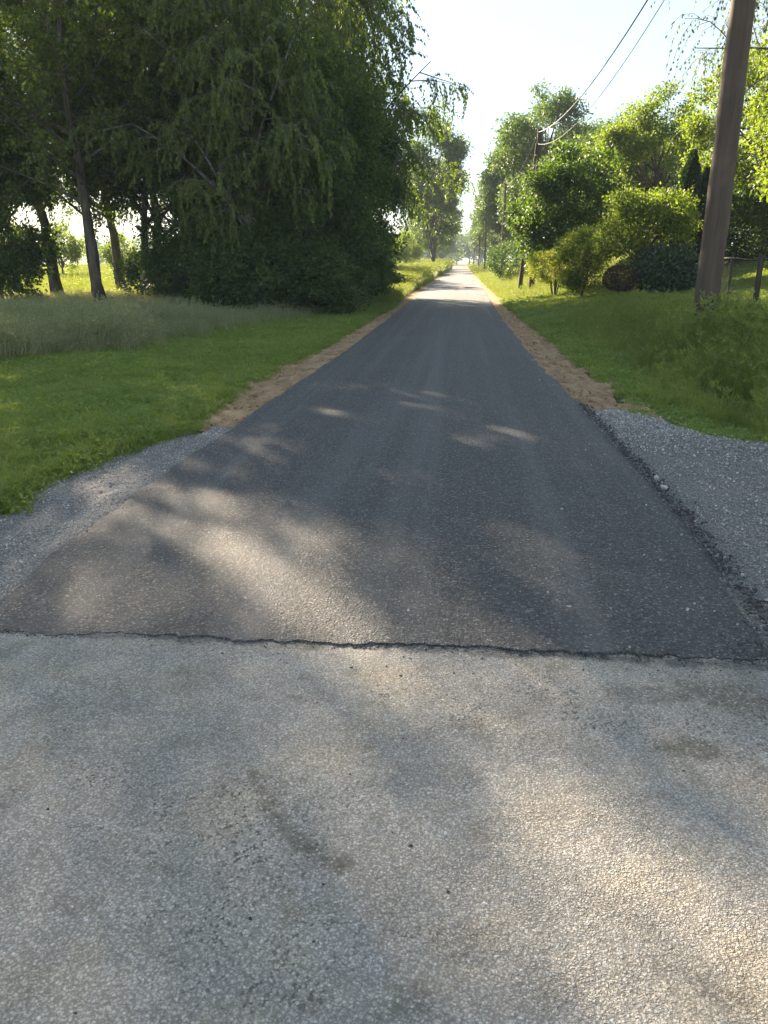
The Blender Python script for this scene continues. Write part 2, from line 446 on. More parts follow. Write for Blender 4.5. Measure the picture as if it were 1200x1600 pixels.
M = dict(
    asphalt=make_asphalt(), concrete=make_concrete(), gravel=make_gravel(), dirt=make_dirt(), ground=make_ground(),
    birch_leaf=leaf_mat('birch_leaves', (0.060, 0.082, 0.016), (0.105, 0.132, 0.028), 0.45),
    ash_leaf=leaf_mat('ash_leaves', (0.054, 0.076, 0.015), (0.092, 0.120, 0.025), 0.45),
    alder_leaf=leaf_mat('alder_leaves', (0.042, 0.070, 0.018), (0.075, 0.112, 0.030), 0.34, spec=0.18),
    light_leaf=leaf_mat('light_green_leaves', (0.080, 0.105, 0.018), (0.140, 0.165, 0.030), 0.52),
    walnut_leaf=leaf_mat('broad_leaves', (0.050, 0.082, 0.020), (0.085, 0.120, 0.034), 0.42, rough=0.5, spec=0.22),
    yellow_leaf=leaf_mat('golden_leaves', (0.125, 0.140, 0.024), (0.21, 0.205, 0.042), 0.45),
    rhodo_leaf=leaf_mat('leathery_leaves', (0.030, 0.055, 0.025), (0.050, 0.082, 0.040), 0.18, rough=0.3, spec=0.6),
    thuja_leaf=leaf_mat('conifer_sprays', (0.016, 0.032, 0.013), (0.030, 0.050, 0.018), 0.2),
    barberry_leaf=leaf_mat('reddish_brown_leaves', (0.040, 0.028, 0.018), (0.070, 0.050, 0.024), 0.25, tmul=(1.4, 1.0, 0.6)),
    far_leaf=leaf_mat('far_leaves', (0.045, 0.070, 0.020), (0.075, 0.105, 0.030), 0.4),
    lawn=grass_mat('lawn_blades', (0.130, 0.195, 0.038), (0.205, 0.275, 0.070), dry_amt=0.10, trans=0.48),
    meadow=grass_mat('meadow_blades', (0.175, 0.205, 0.105), (0.285, 0.305, 0.185), dry=(0.50, 0.47, 0.36), dry_amt=0.3),
    verge=grass_mat('verge_blades', (0.130, 0.185, 0.036), (0.225, 0.270, 0.070), dry=(0.24, 0.21, 0.09), dry_amt=0.12),
    bark=bark_mat('grey_bark', (0.045, 0.038, 0.030), (0.105, 0.092, 0.075)),
    birch=bark_mat('birch_bark', (0.24, 0.225, 0.20), (0.10, 0.09, 0.078), 4, True),
    pole=make_wood('weathered_pole_wood', (0.062, 0.046, 0.036), (0.095, 0.073, 0.058)),
    post=make_wood('dark_post_wood', (0.030, 0.024, 0.018), (0.065, 0.052, 0.040)),
    cable=plain('black_cable', (0.012, 0.012, 0.013), 0.5),
    porcelain=plain('insulator_ceramic', (0.16, 0.09, 0.06), 0.25, 0.5),
    steel=plain('rusty_wire', (0.10, 0.09, 0.08), 0.6, 0.4, metal=0.5),
    plinth=plain('mossy_concrete', (0.15, 0.15, 0.12), 0.9, 0.2, 0.6, 5),
    stone=None,
)
def stone_mat(name, stops):
    k = NT(name)
    r = k.n('ObjectInfo').outputs['Random']
    col = k.ramp(r, stops)
    col = k.mix(k.maprange(k.noise(90.0, 3), 0.4, 0.7, 0, 0.4), col, (0.06, 0.06, 0.062))
    return k.done(k.principled(col, 0.8, 0.35))
M['stone'] = stone_mat('gravel_stones', [(0, (0.14, 0.136, 0.13)), (0.5, (0.27, 0.263, 0.25)), (0.85, (0.40, 0.39, 0.37)), (1, (0.55, 0.54, 0.50))])
M['crumb'] = stone_mat('asphalt_crumbs', [(0, (0.02, 0.02, 0.021)), (0.7, (0.07, 0.07, 0.072)), (1, (0.16, 0.155, 0.15))])

# ------------------------------------------------------------------ ground
def gr_l(y): return np.interp(y, [2.8, 3.6, 4.42, 4.69, 5.27, 5.84, 6.41, 7.15, 7.5], [-3.5, -3.1, -2.93, -2.95, -3.11, -2.96, -2.86, -2.66, -2.45])
def sh_l(y): return np.interp(y, [7, 9, 12, 14.7, 25, 55, 400], [-2.66, -2.76, -2.76, -2.66, -2.62, -2.75, -2.7])
def Hgt(x, y):
    x = np.asarray(x, float); y = np.asarray(y, float)
    rise = np.interp(x, [1.5, 2.0, 2.6, 3.2, 4.0, 5.2, 6.5, 8.0, 11.0, 15.0, 25.0, 60.0], [0, 0.02, 0.06, 0.17, 0.36, 0.52, 0.64, 0.9, 1.7, 2.1, 2.5, 2.8])
    rise = rise * sstep(y, 6.3, 12.5) * (1 - 0.55 * sstep(y, 60, 160))
    ditch = -0.20 * np.exp(-((x - 3.25) / 0.55) ** 2) * sstep(y, 6.9, 8.6) * (1 - sstep(y, 14, 19))
    el = -np.where(y < 7.3, gr_l(y), sh_l(y)) - 2.66           # where the grass starts on the tree side
    left = np.interp(-x - el, [2.6, 2.8, 4.0, 8.0, 30.0], [0, 0.05, 0.065, 0.14, 0.1])
    bumps = 0.07 * (vnoise(x * 0.9, y * 0.9, 3) - 0.5) + 0.03 * (vnoise(x * 3.1, y * 3.1, 5) - 0.5)
    off = np.minimum(sstep(-x - el, 2.5, 3.4) + sstep(x, 1.8, 2.6), 1.0)
    flat = (1 - sstep(y, 4.0, 6.5)) * sstep(x, 1.0, 1.4)      # level gravel apron at the right
    z = rise + ditch + left + bumps * off * (1 - flat)
    roadbed = 1 - np.minimum(sstep(-x - el, 2.45, 2.70) + sstep(x, 1.5, 1.95), 1.0)
    z = z - 0.10 * np.maximum(roadbed, 0) 
    near = 1 - sstep(y, 3.1, 4.2)                              # under the crossing pavement
    z = z * (1 - near) - 0.08 * near
    return z

def build_ground():
    def axis(core, far):
        return np.array(core)
    xs = np.concatenate([-np.geomspace(900, 13, 40), np.arange(-12.5, 14.01, 0.16), np.geomspace(14.6, 900, 40)])
    ys = np.concatenate([-np.geomspace(400, 4, 14), np.arange(-3, 40.01, 0.2), np.geomspace(40.8, 1500, 90)])
    X, Y = np.meshgrid(xs, ys)
    Z = Hgt(X, Y)
    v = np.stack([X, Y, Z], -1)
    i = np.arange(X.size).reshape(X.shape)
    q = np.stack([i[:-1, :-1], i[:-1, 1:], i[1:, 1:], i[1:, :-1]], -1).reshape(-1, 4)
    o = link('ground', new_mesh('ground', v, None, q, None, True), M['ground'])
    tag(o, 'grassy ground either side of the road', 'ground', kind='structure')
build_ground()

def ribbon(name, ys, xl, xr, nx, zf, mat, skirt=0.0, label=None, cat=None):
    ys = np.asarray(ys, float); n = len(ys)
    t = np.linspace(0, 1, nx)
    X = np.asarray(xl)[:, None] * (1 - t) + np.asarray(xr)[:, None] * t
    Y = np.repeat(ys[:, None], nx, 1) if ys.ndim == 1 else ys
    Z = zf(X, Y)
    if skirt:
        X = np.concatenate([X[:, :1] - 0.02, X, X[:, -1:] + 0.02], 1)
        Y = np.concatenate([Y[:, :1], Y, Y[:, -1:]], 1)
        Z = np.concatenate([Z[:, :1] - skirt, Z, Z[:, -1:] - skirt], 1)
        X = np.concatenate([X[:1], X]); Y = np.concatenate([Y[:1] - 0.012, Y]); Z = np.concatenate([Z[:1] - skirt, Z])
    v = np.stack([X, Y, Z], -1)
    i = np.arange(X.size).reshape(X.shape)
    q = np.stack([i[:-1, :-1], i[:-1, 1:], i[1:, 1:], i[1:, :-1]], -1).reshape(-1, 4)
    o = link(name, new_mesh(name, v, None, q, None, not skirt), mat)
    return tag(o, label, cat, kind='structure')

EY = [2.5, 3.35, 4.5, 7.25, 14.7, 25, 62, 110, 1500]
EL = [-2.25, -2.27, -2.28, -2.23, -2.10, -2.08, -2.2, -2.2, -2.2]
RY = [2.5, 3.71, 4.4, 5.45, 6.83, 8.81, 12.22, 25.6, 60, 1500]
ER = [1.42, 1.44, 1.47, 1.48, 1.45, 1.42, 1.27, 1.20, 1.4, 1.5]
def road_l(y): return np.interp(y, EY, EL)
def road_r(y): return np.interp(y, RY, ER)
def near_edge(x): return 3.0 + 0.03 * np.tanh(x + 0.8) + 0.035 * (vnoise(x * 3.3, x * 0, 8) - 0.5) + 0.024 * (vnoise(x * 15, x * 0 + 4, 9) - 0.5) + 0.020 * (vnoise(x * 43, x * 0 + 7, 10) - 0.5)
# asphalt carriageway
y1 = np.concatenate([np.linspace(0, 1, 60) ** 1.0 * 12, np.geomspace(12.3, 440, 110)])
jl = 0.05 * (vnoise(y1 * 2.1, y1 * 0, 1) - 0.5) + 0.035 * (vnoise(y1 * 11, y1 * 0, 2) - 0.5)
jr = 0.07 * (vnoise(y1 * 2.3, y1 * 0, 3) - 0.5) + 0.05 * (vnoise(y1 * 12, y1 * 0, 4) - 0.5)
nx = 260
t = np.linspace(0, 1, nx)
yy = 3.0 + y1
XL = road_l(yy) + jl; XR = road_r(yy) + jr
XX = XL[:, None] * (1 - t) + XR[:, None] * t
YY = near_edge(XX[:1]) + y1[:, None] * np.ones((1, nx))
def road_z(x, y):
    c = (x + 0.42) / 1.9
    return 0.004 + 0.010 * vnoise(x * 2.7, x * 0 + 3, 15) + 0.020 * sstep(y, 3.05, 4.2) + 0.012 * (1 - c * c) * sstep(y, 3.0, 5.0) + 0.006 * (vnoise(x * 1.5, y * 0.7, 12) - 0.5)
ribbon('road', YY, XL, XR, nx, road_z, M['asphalt'], 0.06, 'fresh dark asphalt lane running straight into the distance', 'road')
# crossing pavement at the camera's feet
cy = np.linspace(-5, 3.35, 60)
ribbon('pavement', cy, np.full(60, -14.0), np.full(60, 14.0), 60, lambda x, y: 0.004 * (vnoise(x * 0.8, y * 0.8, 6) - 0.5), M['concrete'], 0, 'worn grey crossroad pavement in front of the asphalt', 'pavement')

# brown soil shoulders
sy = np.concatenate([np.linspace(7.2, 30, 150), np.geomspace(30.3, 400, 50)])
def sh_r(y): return np.interp(y, [8.4, 10.4, 14.5, 24.5, 48, 400], [2.02, 2.0, 1.9, 1.8, 1.62, 1.9])
wl = 0.12 * (vnoise(sy * 0.9, sy * 0, 21) - 0.5) + 0.06 * (vnoise(sy * 4, sy * 0, 22) - 0.5)
def dz(x, y): return 0.012 + 0.035 * (vnoise(x * 5, y * 3.3, 31) - 0.5) + 0.015 * (vnoise(x * 15, y * 13, 33) - 0.5)
ribbon('dirt_shoulder', sy, sh_l(sy) + wl - 0.12, road_l(sy) + 0.06, 16, lambda x, y: dz(x, y) + 0.05 * sstep(-x, 2.55, 2.9), M['dirt'], 0, 'bare brown soil strip along the tree side of the road', 'shoulder')
sy2 = np.concatenate([np.linspace(8.0, 30, 150), np.geomspace(30.3, 400, 50)])
wr = 0.16 * (vnoise(sy2 * 0.8, sy2 * 0, 23) - 0.5) + 0.07 * (vnoise(sy2 * 4, sy2 * 0, 24) - 0.5)
ribbon('dirt_shoulder', sy2, road_r(sy2) - 0.06, sh_r(sy2) + wr + 0.15, 16, lambda x, y: dz(x, y) + 0.05 * sstep(x, 1.9, 2.2), M['dirt'], 0, 'bare brown soil strip along the garden side of the road', 'shoulder')
# crushed stone flares
gy = np.linspace(2.9, 7.45, 60)
wg = 0.08 * (vnoise(gy * 2.5, gy * 0, 41) - 0.5)
ribbon('gravel_shoulder', gy, gr_l(gy) + wg - 0.06, road_l(gy) + 0.06, 24, lambda x, y: 0.018 - 0.022 * np.exp(-((x + 2.52) / 0.07) ** 2) - 0.016 * np.exp(-((x + 2.78) / 0.06) ** 2) + 0.018 * (vnoise(x * 7, y * 2.0, 43) - 0.5) + 0.010 * (vnoise(x * 23, y * 21, 44) - 0.5), M['gravel'], 0.05, 'grey crushed stone wedge beside the asphalt on the lawn side', 'gravel')
gx = np.linspace(0, 1, 80)
gy2 = np.linspace(3.02, 8.7, 90)
def gr_r(y): return np.interp(y, [2.8, 6.0, 6.55, 6.9, 7.26, 8.11, 8.7], [7.0, 6.0, 4.2, 2.85, 2.32, 2.02, 1.52])
ribbon('gravel_shoulder', gy2, road_r(gy2) - 0.06, gr_r(gy2) + 0.08 * (vnoise(gy2 * 3, gy2 * 0, 45) - 0.5), 80, lambda x, y: 0.015 + 0.035 * sstep(x, 1.5, 1.75) * sstep(y, 3.1, 3.9) + 0.03 * (vnoise(x * 2.5, y * 2.6, 46) - 0.5) + 0.014 * (vnoise(x * 21, y * 21, 47) - 0.5), M['gravel'], 0.05, 'grey crushed stone apron beside the asphalt below the pole', 'gravel')

# ------------------------------------------------------------------ scatter with geometry nodes (grass, gravel)
def variants(name, meshes, mat):
    c = bpy.data.collections.new(name)
    for i, me in enumerate(meshes):
        if not me.materials: me.materials.append(mat)
        o = bpy.data.objects.new(f'{name}_{i}', me)
        c.objects.link(o)
    return c

def scatter(name, pts, rot, scl, coll, label, cat, seed=0):
    n = len(pts)
    me = new_mesh(name, pts)
    a = me.attributes.new('rot', 'FLOAT_VECTOR', 'POINT'); a.data.foreach_set('vector', np.asarray(rot, np.float32).ravel())
    s3 = np.asarray(scl, np.float32)
    if s3.ndim == 1: s3 = np.repeat(s3[:, None], 3, 1)
    a = me.attributes.new('scl', 'FLOAT_VECTOR', 'POINT'); a.data.foreach_set('vector', s3.ravel())
    a = me.attributes.new('pick', 'INT', 'POINT'); a.data.foreach_set('value', rng(seed).integers(0, len(coll.objects), n).astype(np.int32))
    o = link(name, me)
    g = bpy.data.node_groups.new(name + '_scatter', 'GeometryNodeTree')
    g.interface.new_socket('Geometry', in_out='INPUT', socket_type='NodeSocketGeometry')
    g.interface.new_socket('Geometry', in_out='OUTPUT', socket_type='NodeSocketGeometry')
    gi = g.nodes.new('NodeGroupInput'); go = g.nodes.new('NodeGroupOutput')
    ip = g.nodes.new('GeometryNodeInstanceOnPoints')
    ci = g.nodes.new('GeometryNodeCollectionInfo')
    ci.inputs['Collection'].default_value = coll
    ci.inputs['Separate Children'].default_value = True
    ci.inputs['Reset Children'].default_value = True
    def attr(nm, typ):
        nd = g.nodes.new('GeometryNodeInputNamedAttribute'); nd.data_type = typ; nd.inputs['Name'].default_value = nm
        return nd.outputs['Attribute']
    L = g.links.new
    L(gi.outputs[0], ip.inputs['Points']); L(ci.outputs[0], ip.inputs['Instance'])
    ip.inputs['Pick Instance'].default_value = True
    L(attr('pick', 'INT'), ip.inputs['Instance Index'])
    L(attr('rot', 'FLOAT_VECTOR'), ip.inputs['Rotation'])
    L(attr('scl', 'FLOAT_VECTOR'), ip.inputs['Scale'])
    L(ip.outputs[0], go.inputs[0])
    md = o.modifiers.new('scatter', 'NODES'); md.node_group = g
    return tag(o, label, cat, kind='stuff')

def tuft(seed, n, radius, hmin, hmax, w, lean=0.5, heads=0.0, broad=0.0):
    r = rng(seed); g = Geo()
    a = r.uniform(0, 2 * pi, n); rr = radius * np.sqrt(r.uniform(0, 1, n))
    b = np.stack([rr * np.cos(a), rr * np.sin(a), np.full(n, -0.015)], 1)
    h = r.uniform(hmin, hmax, n) * (1 - 0.35 * (rr / radius) ** 2)
    la = a + r.normal(0, 1.1, n); le = np.abs(r.normal(lean, lean * 0.5, n))
    d = np.stack([np.cos(la), np.sin(la), np.zeros(n)], 1)
    sd = np.stack([-np.sin(la + r.normal(0, 0.8, n)), np.cos(la), np.zeros(n)], 1)
    sd /= np.linalg.norm(sd, axis=1, keepdims=True) + 1e-9
    ww = (w * r.uniform(0.6, 1.3, n))[:, None]; hh = h[:, None]; ll = le[:, None]
    z = np.array([0, 0, 1.0])
    p1 = b + z * hh * 0.55 + d * hh * ll * 0.25
    p2 = b + z * hh * (1 - 0.25 * ll) + d * hh * ll * 0.9
    v = np.stack([b - sd * ww / 2, b + sd * ww / 2, p1 + sd * ww * 0.45, p1 - sd * ww * 0.45, p2], 1)
    k = np.arange(n)[:, None] * 5
    g.add(v.reshape(-1, 3), np.concatenate([k, k + 1, k + 2, k + 3], 1), np.concatenate([k + 3, k + 2, k + 4], 1))
    if heads > 0:                 # feathery seed heads on the tallest stems
        top = np.argsort(h)[-max(2, int(n * heads)):]
        for j in top:
            m = 9
            c = p2[j] + (p2[j] - p1[j]) * r.uniform(-0.25, 0.1, (m, 1)) * 0.8
            ax = r.normal(0, 0.7, (m, 3)) + np.array([0, 0, 0.9])
            g.leaves(c, ax, r.uniform(0.03, 0.06, m), 0.22, seed + int(j))
    if broad > 0:                 # low broad weed leaves
        m = int(n * broad)
        a = r.uniform(0, 2 * pi, m); ax = np.stack([np.cos(a), np.sin(a), r.uniform(0.1, 0.7, m)], 1)
        c = np.stack([r.normal(0, radius * 0.5, m), r.normal(0, radius * 0.5, m), r.uniform(0.0, hmax * 0.35, m)], 1)
        g.leaves(c, ax, r.uniform(0.02, 0.05, m), 0.6, seed + 99, flat=np.array([0, 0, 1.0]) + r.normal(0, 0.3, (m, 3)))
    return g.mesh('tuft')

lawn_c = variants('lawn_tuft', [tuft(100 + i, 46, 0.10, 0.03, 0.10, 0.005, 0.6, 0, 0.25) for i in range(6)], M['lawn'])
mead_c = variants('meadow_tuft', [tuft(200 + i, 40, 0.20, 0.30, 0.95, 0.007, 0.5, 0.5, 0.2) for i in range(6)], M['meadow'])
verge_c = variants('verge_tuft', [tuft(300 + i, 64, 0.13, 0.16, 0.48, 0.005, 0.42, 0.06, 0.0) for i in range(6)], M['verge'])

def area(n, x0, x1, y0, y1, keep, seed):
    r = rng(seed)
    # more points near the camera: y drawn with density falling off
    u = r.uniform(0, 1, n)
    y = y0 * (y1 / y0) ** u
    x = r.uniform(0, 1, n) * (x1 - x0) + x0
    m = keep(x, y, r)
    x, y = x[m], y[m]
    return np.stack([x, y, Hgt(x, y)], 1)
def spread(p, seed, s0, s1, tilt=0.12, grow=0.03):
    r = rng(seed); n = len(p)
    rot = np.stack([r.normal(0, tilt, n), r.normal(0, tilt, n), r.uniform(0, 2 * pi, n)], 1)
    s = r.uniform(s0, s1, n) * (1 + np.maximum(p[:, 1] - 10, 0) * grow)
    return rot, s

def tall_edge(y): return np.interp(y, [5, 11.6, 13, 18.2, 19.7, 22.5, 30, 45], [-8.4, -7.2, -5.95, -5.6, -4.95, -4.2, -3.6, -3.4])
def kl(x, y, r):
    lim = np.where(y < 7.45, gr_l(y), sh_l(y)) + 0.10 * (vnoise(y * 2.3, x * 0, 51) - 0.5) + 0.05
    near = (y < 7.4)
    return (x < lim - r.uniform(0, 0.1, len(x)) ** 2 * 2) & (x > tall_edge(y) - 1.0) & (vnoise(x * 1.6, y * 1.6, 52) > 0.13) & ~(near & (x > gr_l(y) + 0.02))
p = area(60000, -9.5, -2.3, 3.6, 34, kl, 1)
rot, s = spread(p, 2, 0.75, 1.4, grow=0.045)
scatter('lawn_grass', p, rot, s, lawn_c, 'short mown green grass between soil strip and tall meadow grass', 'grass', 3)
p = area(4200, -9.5, -2.3, 3.8, 32, lambda x, y, r: kl(x + 0.03, y, r) & (vnoise(x * 0.9, y * 0.9, 57) > 0.45), 31)
rot, s = spread(p, 32, 0.22, 0.5, grow=0.02)
scatter('lawn_tufts', p, rot, s, verge_c, 'longer grass tufts standing up out of the mown grass', 'grass', 33)
# verge further along the tree side
p = area(26000, -7.5, -2.55, 30, 190, lambda x, y, r: (x < sh_l(y) - 0.02), 4)
rot, s = spread(p, 5, 0.55, 1.1, grow=0.012)
s = s * np.where(vnoise(p[:, 0] * 0.5, p[:, 1] * 0.25, 55) > 0.55, 1.6, 0.8)
scatter('roadside_grass', p, rot, s, verge_c, 'rough sunlit grass by the far roadside under small trees', 'grass', 6)
# tall meadow grass under the trees
p = area(30000, -24, -3.3, 10.5, 42, lambda x, y, r: (x < tall_edge(y) + r.normal(0, 0.25, len(x))) & ~((x < -13) & (y > 33)), 7)
rot, s = spread(p, 8, 0.55, 1.1, grow=0.0)
s = s * (0.5 + 0.65 * vnoise(p[:, 0] * 0.8, p[:, 1] * 0.8, 56)) * (1 - 0.4 * sstep(p[:, 1], 14, 21))
scatter('meadow_grass', p, rot, s, mead_c, 'tall pale seeding meadow grass in front of the trunks', 'grass', 9)
# sunlit field beyond the trees
p = area(60000, -75, -3.5, 36, 190, lambda x, y, r: (x > -0.95 * y) & ((x < -0.17 * y) | (y > 60)), 10)
rot, s = spread(p, 11, 0.5, 0.9, grow=0.016)
scatter('field_grass', p, rot, s, verge_c, 'bright sunlit field grass behind the tree trunks', 'grass', 12)
# right verge: short grass strip, ditch, rough grass round the pole
def kr(x, y, r):
    lim = np.where(y < 8.6, gr_r(np.minimum(y, 8.6)), sh_r(y)) + 0.12 * (vnoise(y * 2.1, x * 0, 61) - 0.5)
    bare = np.exp(-((x - 3.2) / 0.42) ** 2 - ((y - 9.6) / 1.15) ** 2) + np.exp(-((x - 3.05) / 0.3) ** 2 - ((y - 12.3) / 0.9) ** 2)
    return (x > lim + 0.06) & (bare < 0.35 + 0.5 * r.uniform(0, 1, len(x)))
p = area(52000, 1.5, 11.5, 6.2, 34, kr, 13)
rot, s = spread(p, 14, 0.8, 1.5, grow=0.045)
scatter('verge_lawn', p, rot, s, lawn_c, 'short green grass sloping up from the soil strip to the garden', 'grass', 15)
def rough(x, y, r):
    band = np.exp(-((x - (3.9 + 0.02 * (y - 12))) / 0.75) ** 2) * sstep(y, 7.0, 8.5) * (1 - sstep(y, 19, 24))
    near = sstep(x, 3.3, 4.0) * (1 - sstep(y, 11, 14)) * sstep(y, 7.0, 7.9)
    tuftn = sstep(vnoise(x * 1.1, y * 1.1, 62), 0.2, 0.6)
    bare = np.exp(-((x - 3.2) / 0.4) ** 2 - ((y - 9.6) / 1.1) ** 2)
    return kr(x, y, r) & (r.uniform(0, 1, len(x)) < np.maximum(band, near) * (0.35 + 0.65 * tuftn)) & (bare < 0.5)
p = area(19000, 2.2, 8.5, 6.9, 24, rough, 16)
rot, s = spread(p, 17, 0.45, 1.15, grow=0.02)
s = s * (1 + 0.45 * np.exp(-((p[:, 0] - 3.8) ** 2 + (p[:, 1] - 12.0) ** 2) / 1.2) + 0.5 * np.exp(-((p[:, 0] - 3.95) ** 2 + (p[:, 1] - 12.9) ** 2) / 0.3))
scatter('rough_grass', p, rot, s, verge_c, 'long rough grass round the foot of the wooden pole', 'grass', 18)
p = area(22000, 1.4, 20, 32, 220, lambda x, y, r: (x > sh_r(y) + 0.05) & (x < 6 + 0.12 * y), 19)
rot, s = spread(p, 20, 0.4, 0.75, grow=0.012)
scatter('garden_side_grass', p, rot, s, verge_c, 'sunlit roadside grass beyond the garden shrubs', 'grass', 21)

# gravel stones
def stone_mesh(seed):
    import bmesh
    bm = bmesh.new(); bmesh.ops.create_icosphere(bm, subdivisions=1, radius=1.0)
    r = rng(seed)
    sc = np.array([r.uniform(0.8, 1.2), r.uniform(0.6, 1.0), r.uniform(0.4, 0.75)])
    for v in bm.verts:
        v.co = [c * k * (1 + r.normal(0, 0.14)) for c, k in zip(v.co, sc)]
    me = bpy.data.meshes.new('stone'); bm.to_mesh(me); bm.free(); return me
stone_c = variants('gravel_stone', [stone_mesh(i) for i in range(8)], M['stone'])
crumb_c = variants('asphalt_crumb', [stone_mesh(20 + i) for i in range(6)], M['crumb'])
def stones(name, x, y, z, seed, smin, smax, coll, label, cat='gravel'):
    r = rng(seed); n = len(x)
    s = smin * (smax / smin) ** (r.uniform(0, 1, n) ** 2.2)
    pts = np.stack([x, y, z + s * 0.15], 1)
    scatter(name, pts, r.uniform(0, 2 * pi, (n, 3)) * np.array([0.15, 0.15, 1]), s, coll, label, cat, seed)
r = rng(71)
n = 30000
y = r.uniform(3.0, 8.6, n); x = road_r(y) - 0.03 + (gr_r(y) - road_r(y) + 0.05) * r.uniform(0, 1, n) + r.exponential(0.07, n) * (r.uniform(0, 1, n) < 0.25)
m = x < 4.2
stones('loose_gravel', x[m], y[m], 0.02 + 0.035 * sstep(x[m], 1.5, 1.75) * sstep(y[m], 3.1, 3.9) + 0.03 * (vnoise(x[m] * 2.5, y[m] * 2.6, 46) - 0.5), 72, 0.003, 0.0135, stone_c, 'loose grey stones on the apron below the pole')
n = 12000
y = r.uniform(3.0, 7.4, n); x = gr_l(y) - 0.05 + (road_l(y) - gr_l(y) + 0.08) * r.uniform(0, 1, n) - r.exponential(0.06, n) * (r.uniform(0, 1, n) < 0.2)
stones('loose_gravel', x, y, 0.018 - 0.022 * np.exp(-((x + 2.52) / 0.07) ** 2) - 0.016 * np.exp(-((x + 2.78) / 0.06) ** 2) + 0.018 * (vnoise(x * 7, y * 2.0, 43) - 0.5), 73, 0.0025, 0.010, stone_c, 'loose grey stones on the wedge by the lawn')
n = 2600
y = 3.0 + 6.0 * r.uniform(0, 1, n) ** 1.3; x = road_r(y) + np.abs(r.normal(0, 0.05, n)) - 0.03 + 0.1 * np.exp(-(y - 3.1) * 3) * r.normal(0, 1, n)
stones('asphalt_crumbs', x, y, np.full(n, 0.045), 74, 0.004, 0.019, crumb_c, 'dark asphalt crumbs along the broken edge by the apron', 'crumbs')
n = 2200
x = r.uniform(-2.4, 2.2, n); y = near_edge(x) + 0.012 - np.abs(r.normal(0, 0.022, n)) - 0.25 * r.uniform(0, 1, n) ** 14
stones('asphalt_crumbs', x, y, np.full(n, 0.001), 75, 0.002, 0.008, crumb_c, 'dark crumbs along the seam between asphalt and pavement', 'crumbs')
n = 420
y = 3.05 + 8.0 * r.uniform(0, 1, n) ** 1.5; e = r.exponential(0.16, n)
x = np.where(r.uniform(0, 1, n) < 0.6, road_r(y) - e, road_l(y) + e)
stones('strewn_stones', x, y, np.full(n, 0.022) + 0.012 * sstep(y, 3.05, 4.6), 77, 0.003, 0.011, stone_c, 'small stones strewn from the aprons onto the asphalt edges', 'stones')
n = 3500
y = np.concatenate([r.uniform(7.2, 26, n // 2), r.uniform(8.2, 26, n // 2)])
x = np.concatenate([r.uniform(-2.8, -2.1, n // 2), r.uniform(1.3, 2.05, n // 2)])
stones('soil_clods', x, y, np.full(n, 0.012), 76, 0.006, 0.03, variants('soil_clod', [stone_mesh(40 + i) for i in range(6)], M['dirt']), 'small brown clods and stones on the soil strips', 'clods')

# ------------------------------------------------------------------ trees
def child_lines(par, plen, per, s0, s1, kpts, lenf, spread, grav, r, up=0.0, jitter=0.25, out_c=None):
    """grow `per` polylines from each parent polyline (N,k,3)"""
    N, k, _ = par.shape
    M_ = N * per
    idx = np.repeat(np.arange(N), per)
    s = np.tile((np.arange(per) + 0.5) / per, N) * (s1 - s0) + s0 + r.uniform(-0.5, 0.5, M_) * (s1 - s0) / per
    s = np.clip(s, 0, 0.999)
    f = s * (k - 1); i = f.astype(int); fr = (f - i)[:, None]
    st = par[idx, i] * (1 - fr) + par[idx, i + 1] * fr
    tg = par[idx, i + 1] - par[idx, i]; tg /= np.linalg.norm(tg, axis=1, keepdims=True) + 1e-9
    rv = r.normal(size=(M_, 3)); rv -= tg * np.sum(rv * tg, 1, keepdims=True); rv /= np.linalg.norm(rv, axis=1, keepdims=True) + 1e-9
    d = tg * (1 - spread) + rv * spread + np.array([0, 0, up])
    d /= np.linalg.norm(d, axis=1, keepdims=True) + 1e-9
    L = lenf(s, plen[idx], r, M_)
    pts = np.zeros((M_, kpts, 3)); pts[:, 0] = st
    step = (L / (kpts - 1))[:, None]
    for j in range(1, kpts):
        d = d + np.array([0, 0, grav]) / (kpts - 1) + r.normal(0, jitter / (kpts - 1), (M_, 3))
        d /= np.linalg.norm(d, axis=1, keepdims=True) + 1e-9
        pts[:, j] = pts[:, j - 1] + d * step
    return pts, L, s

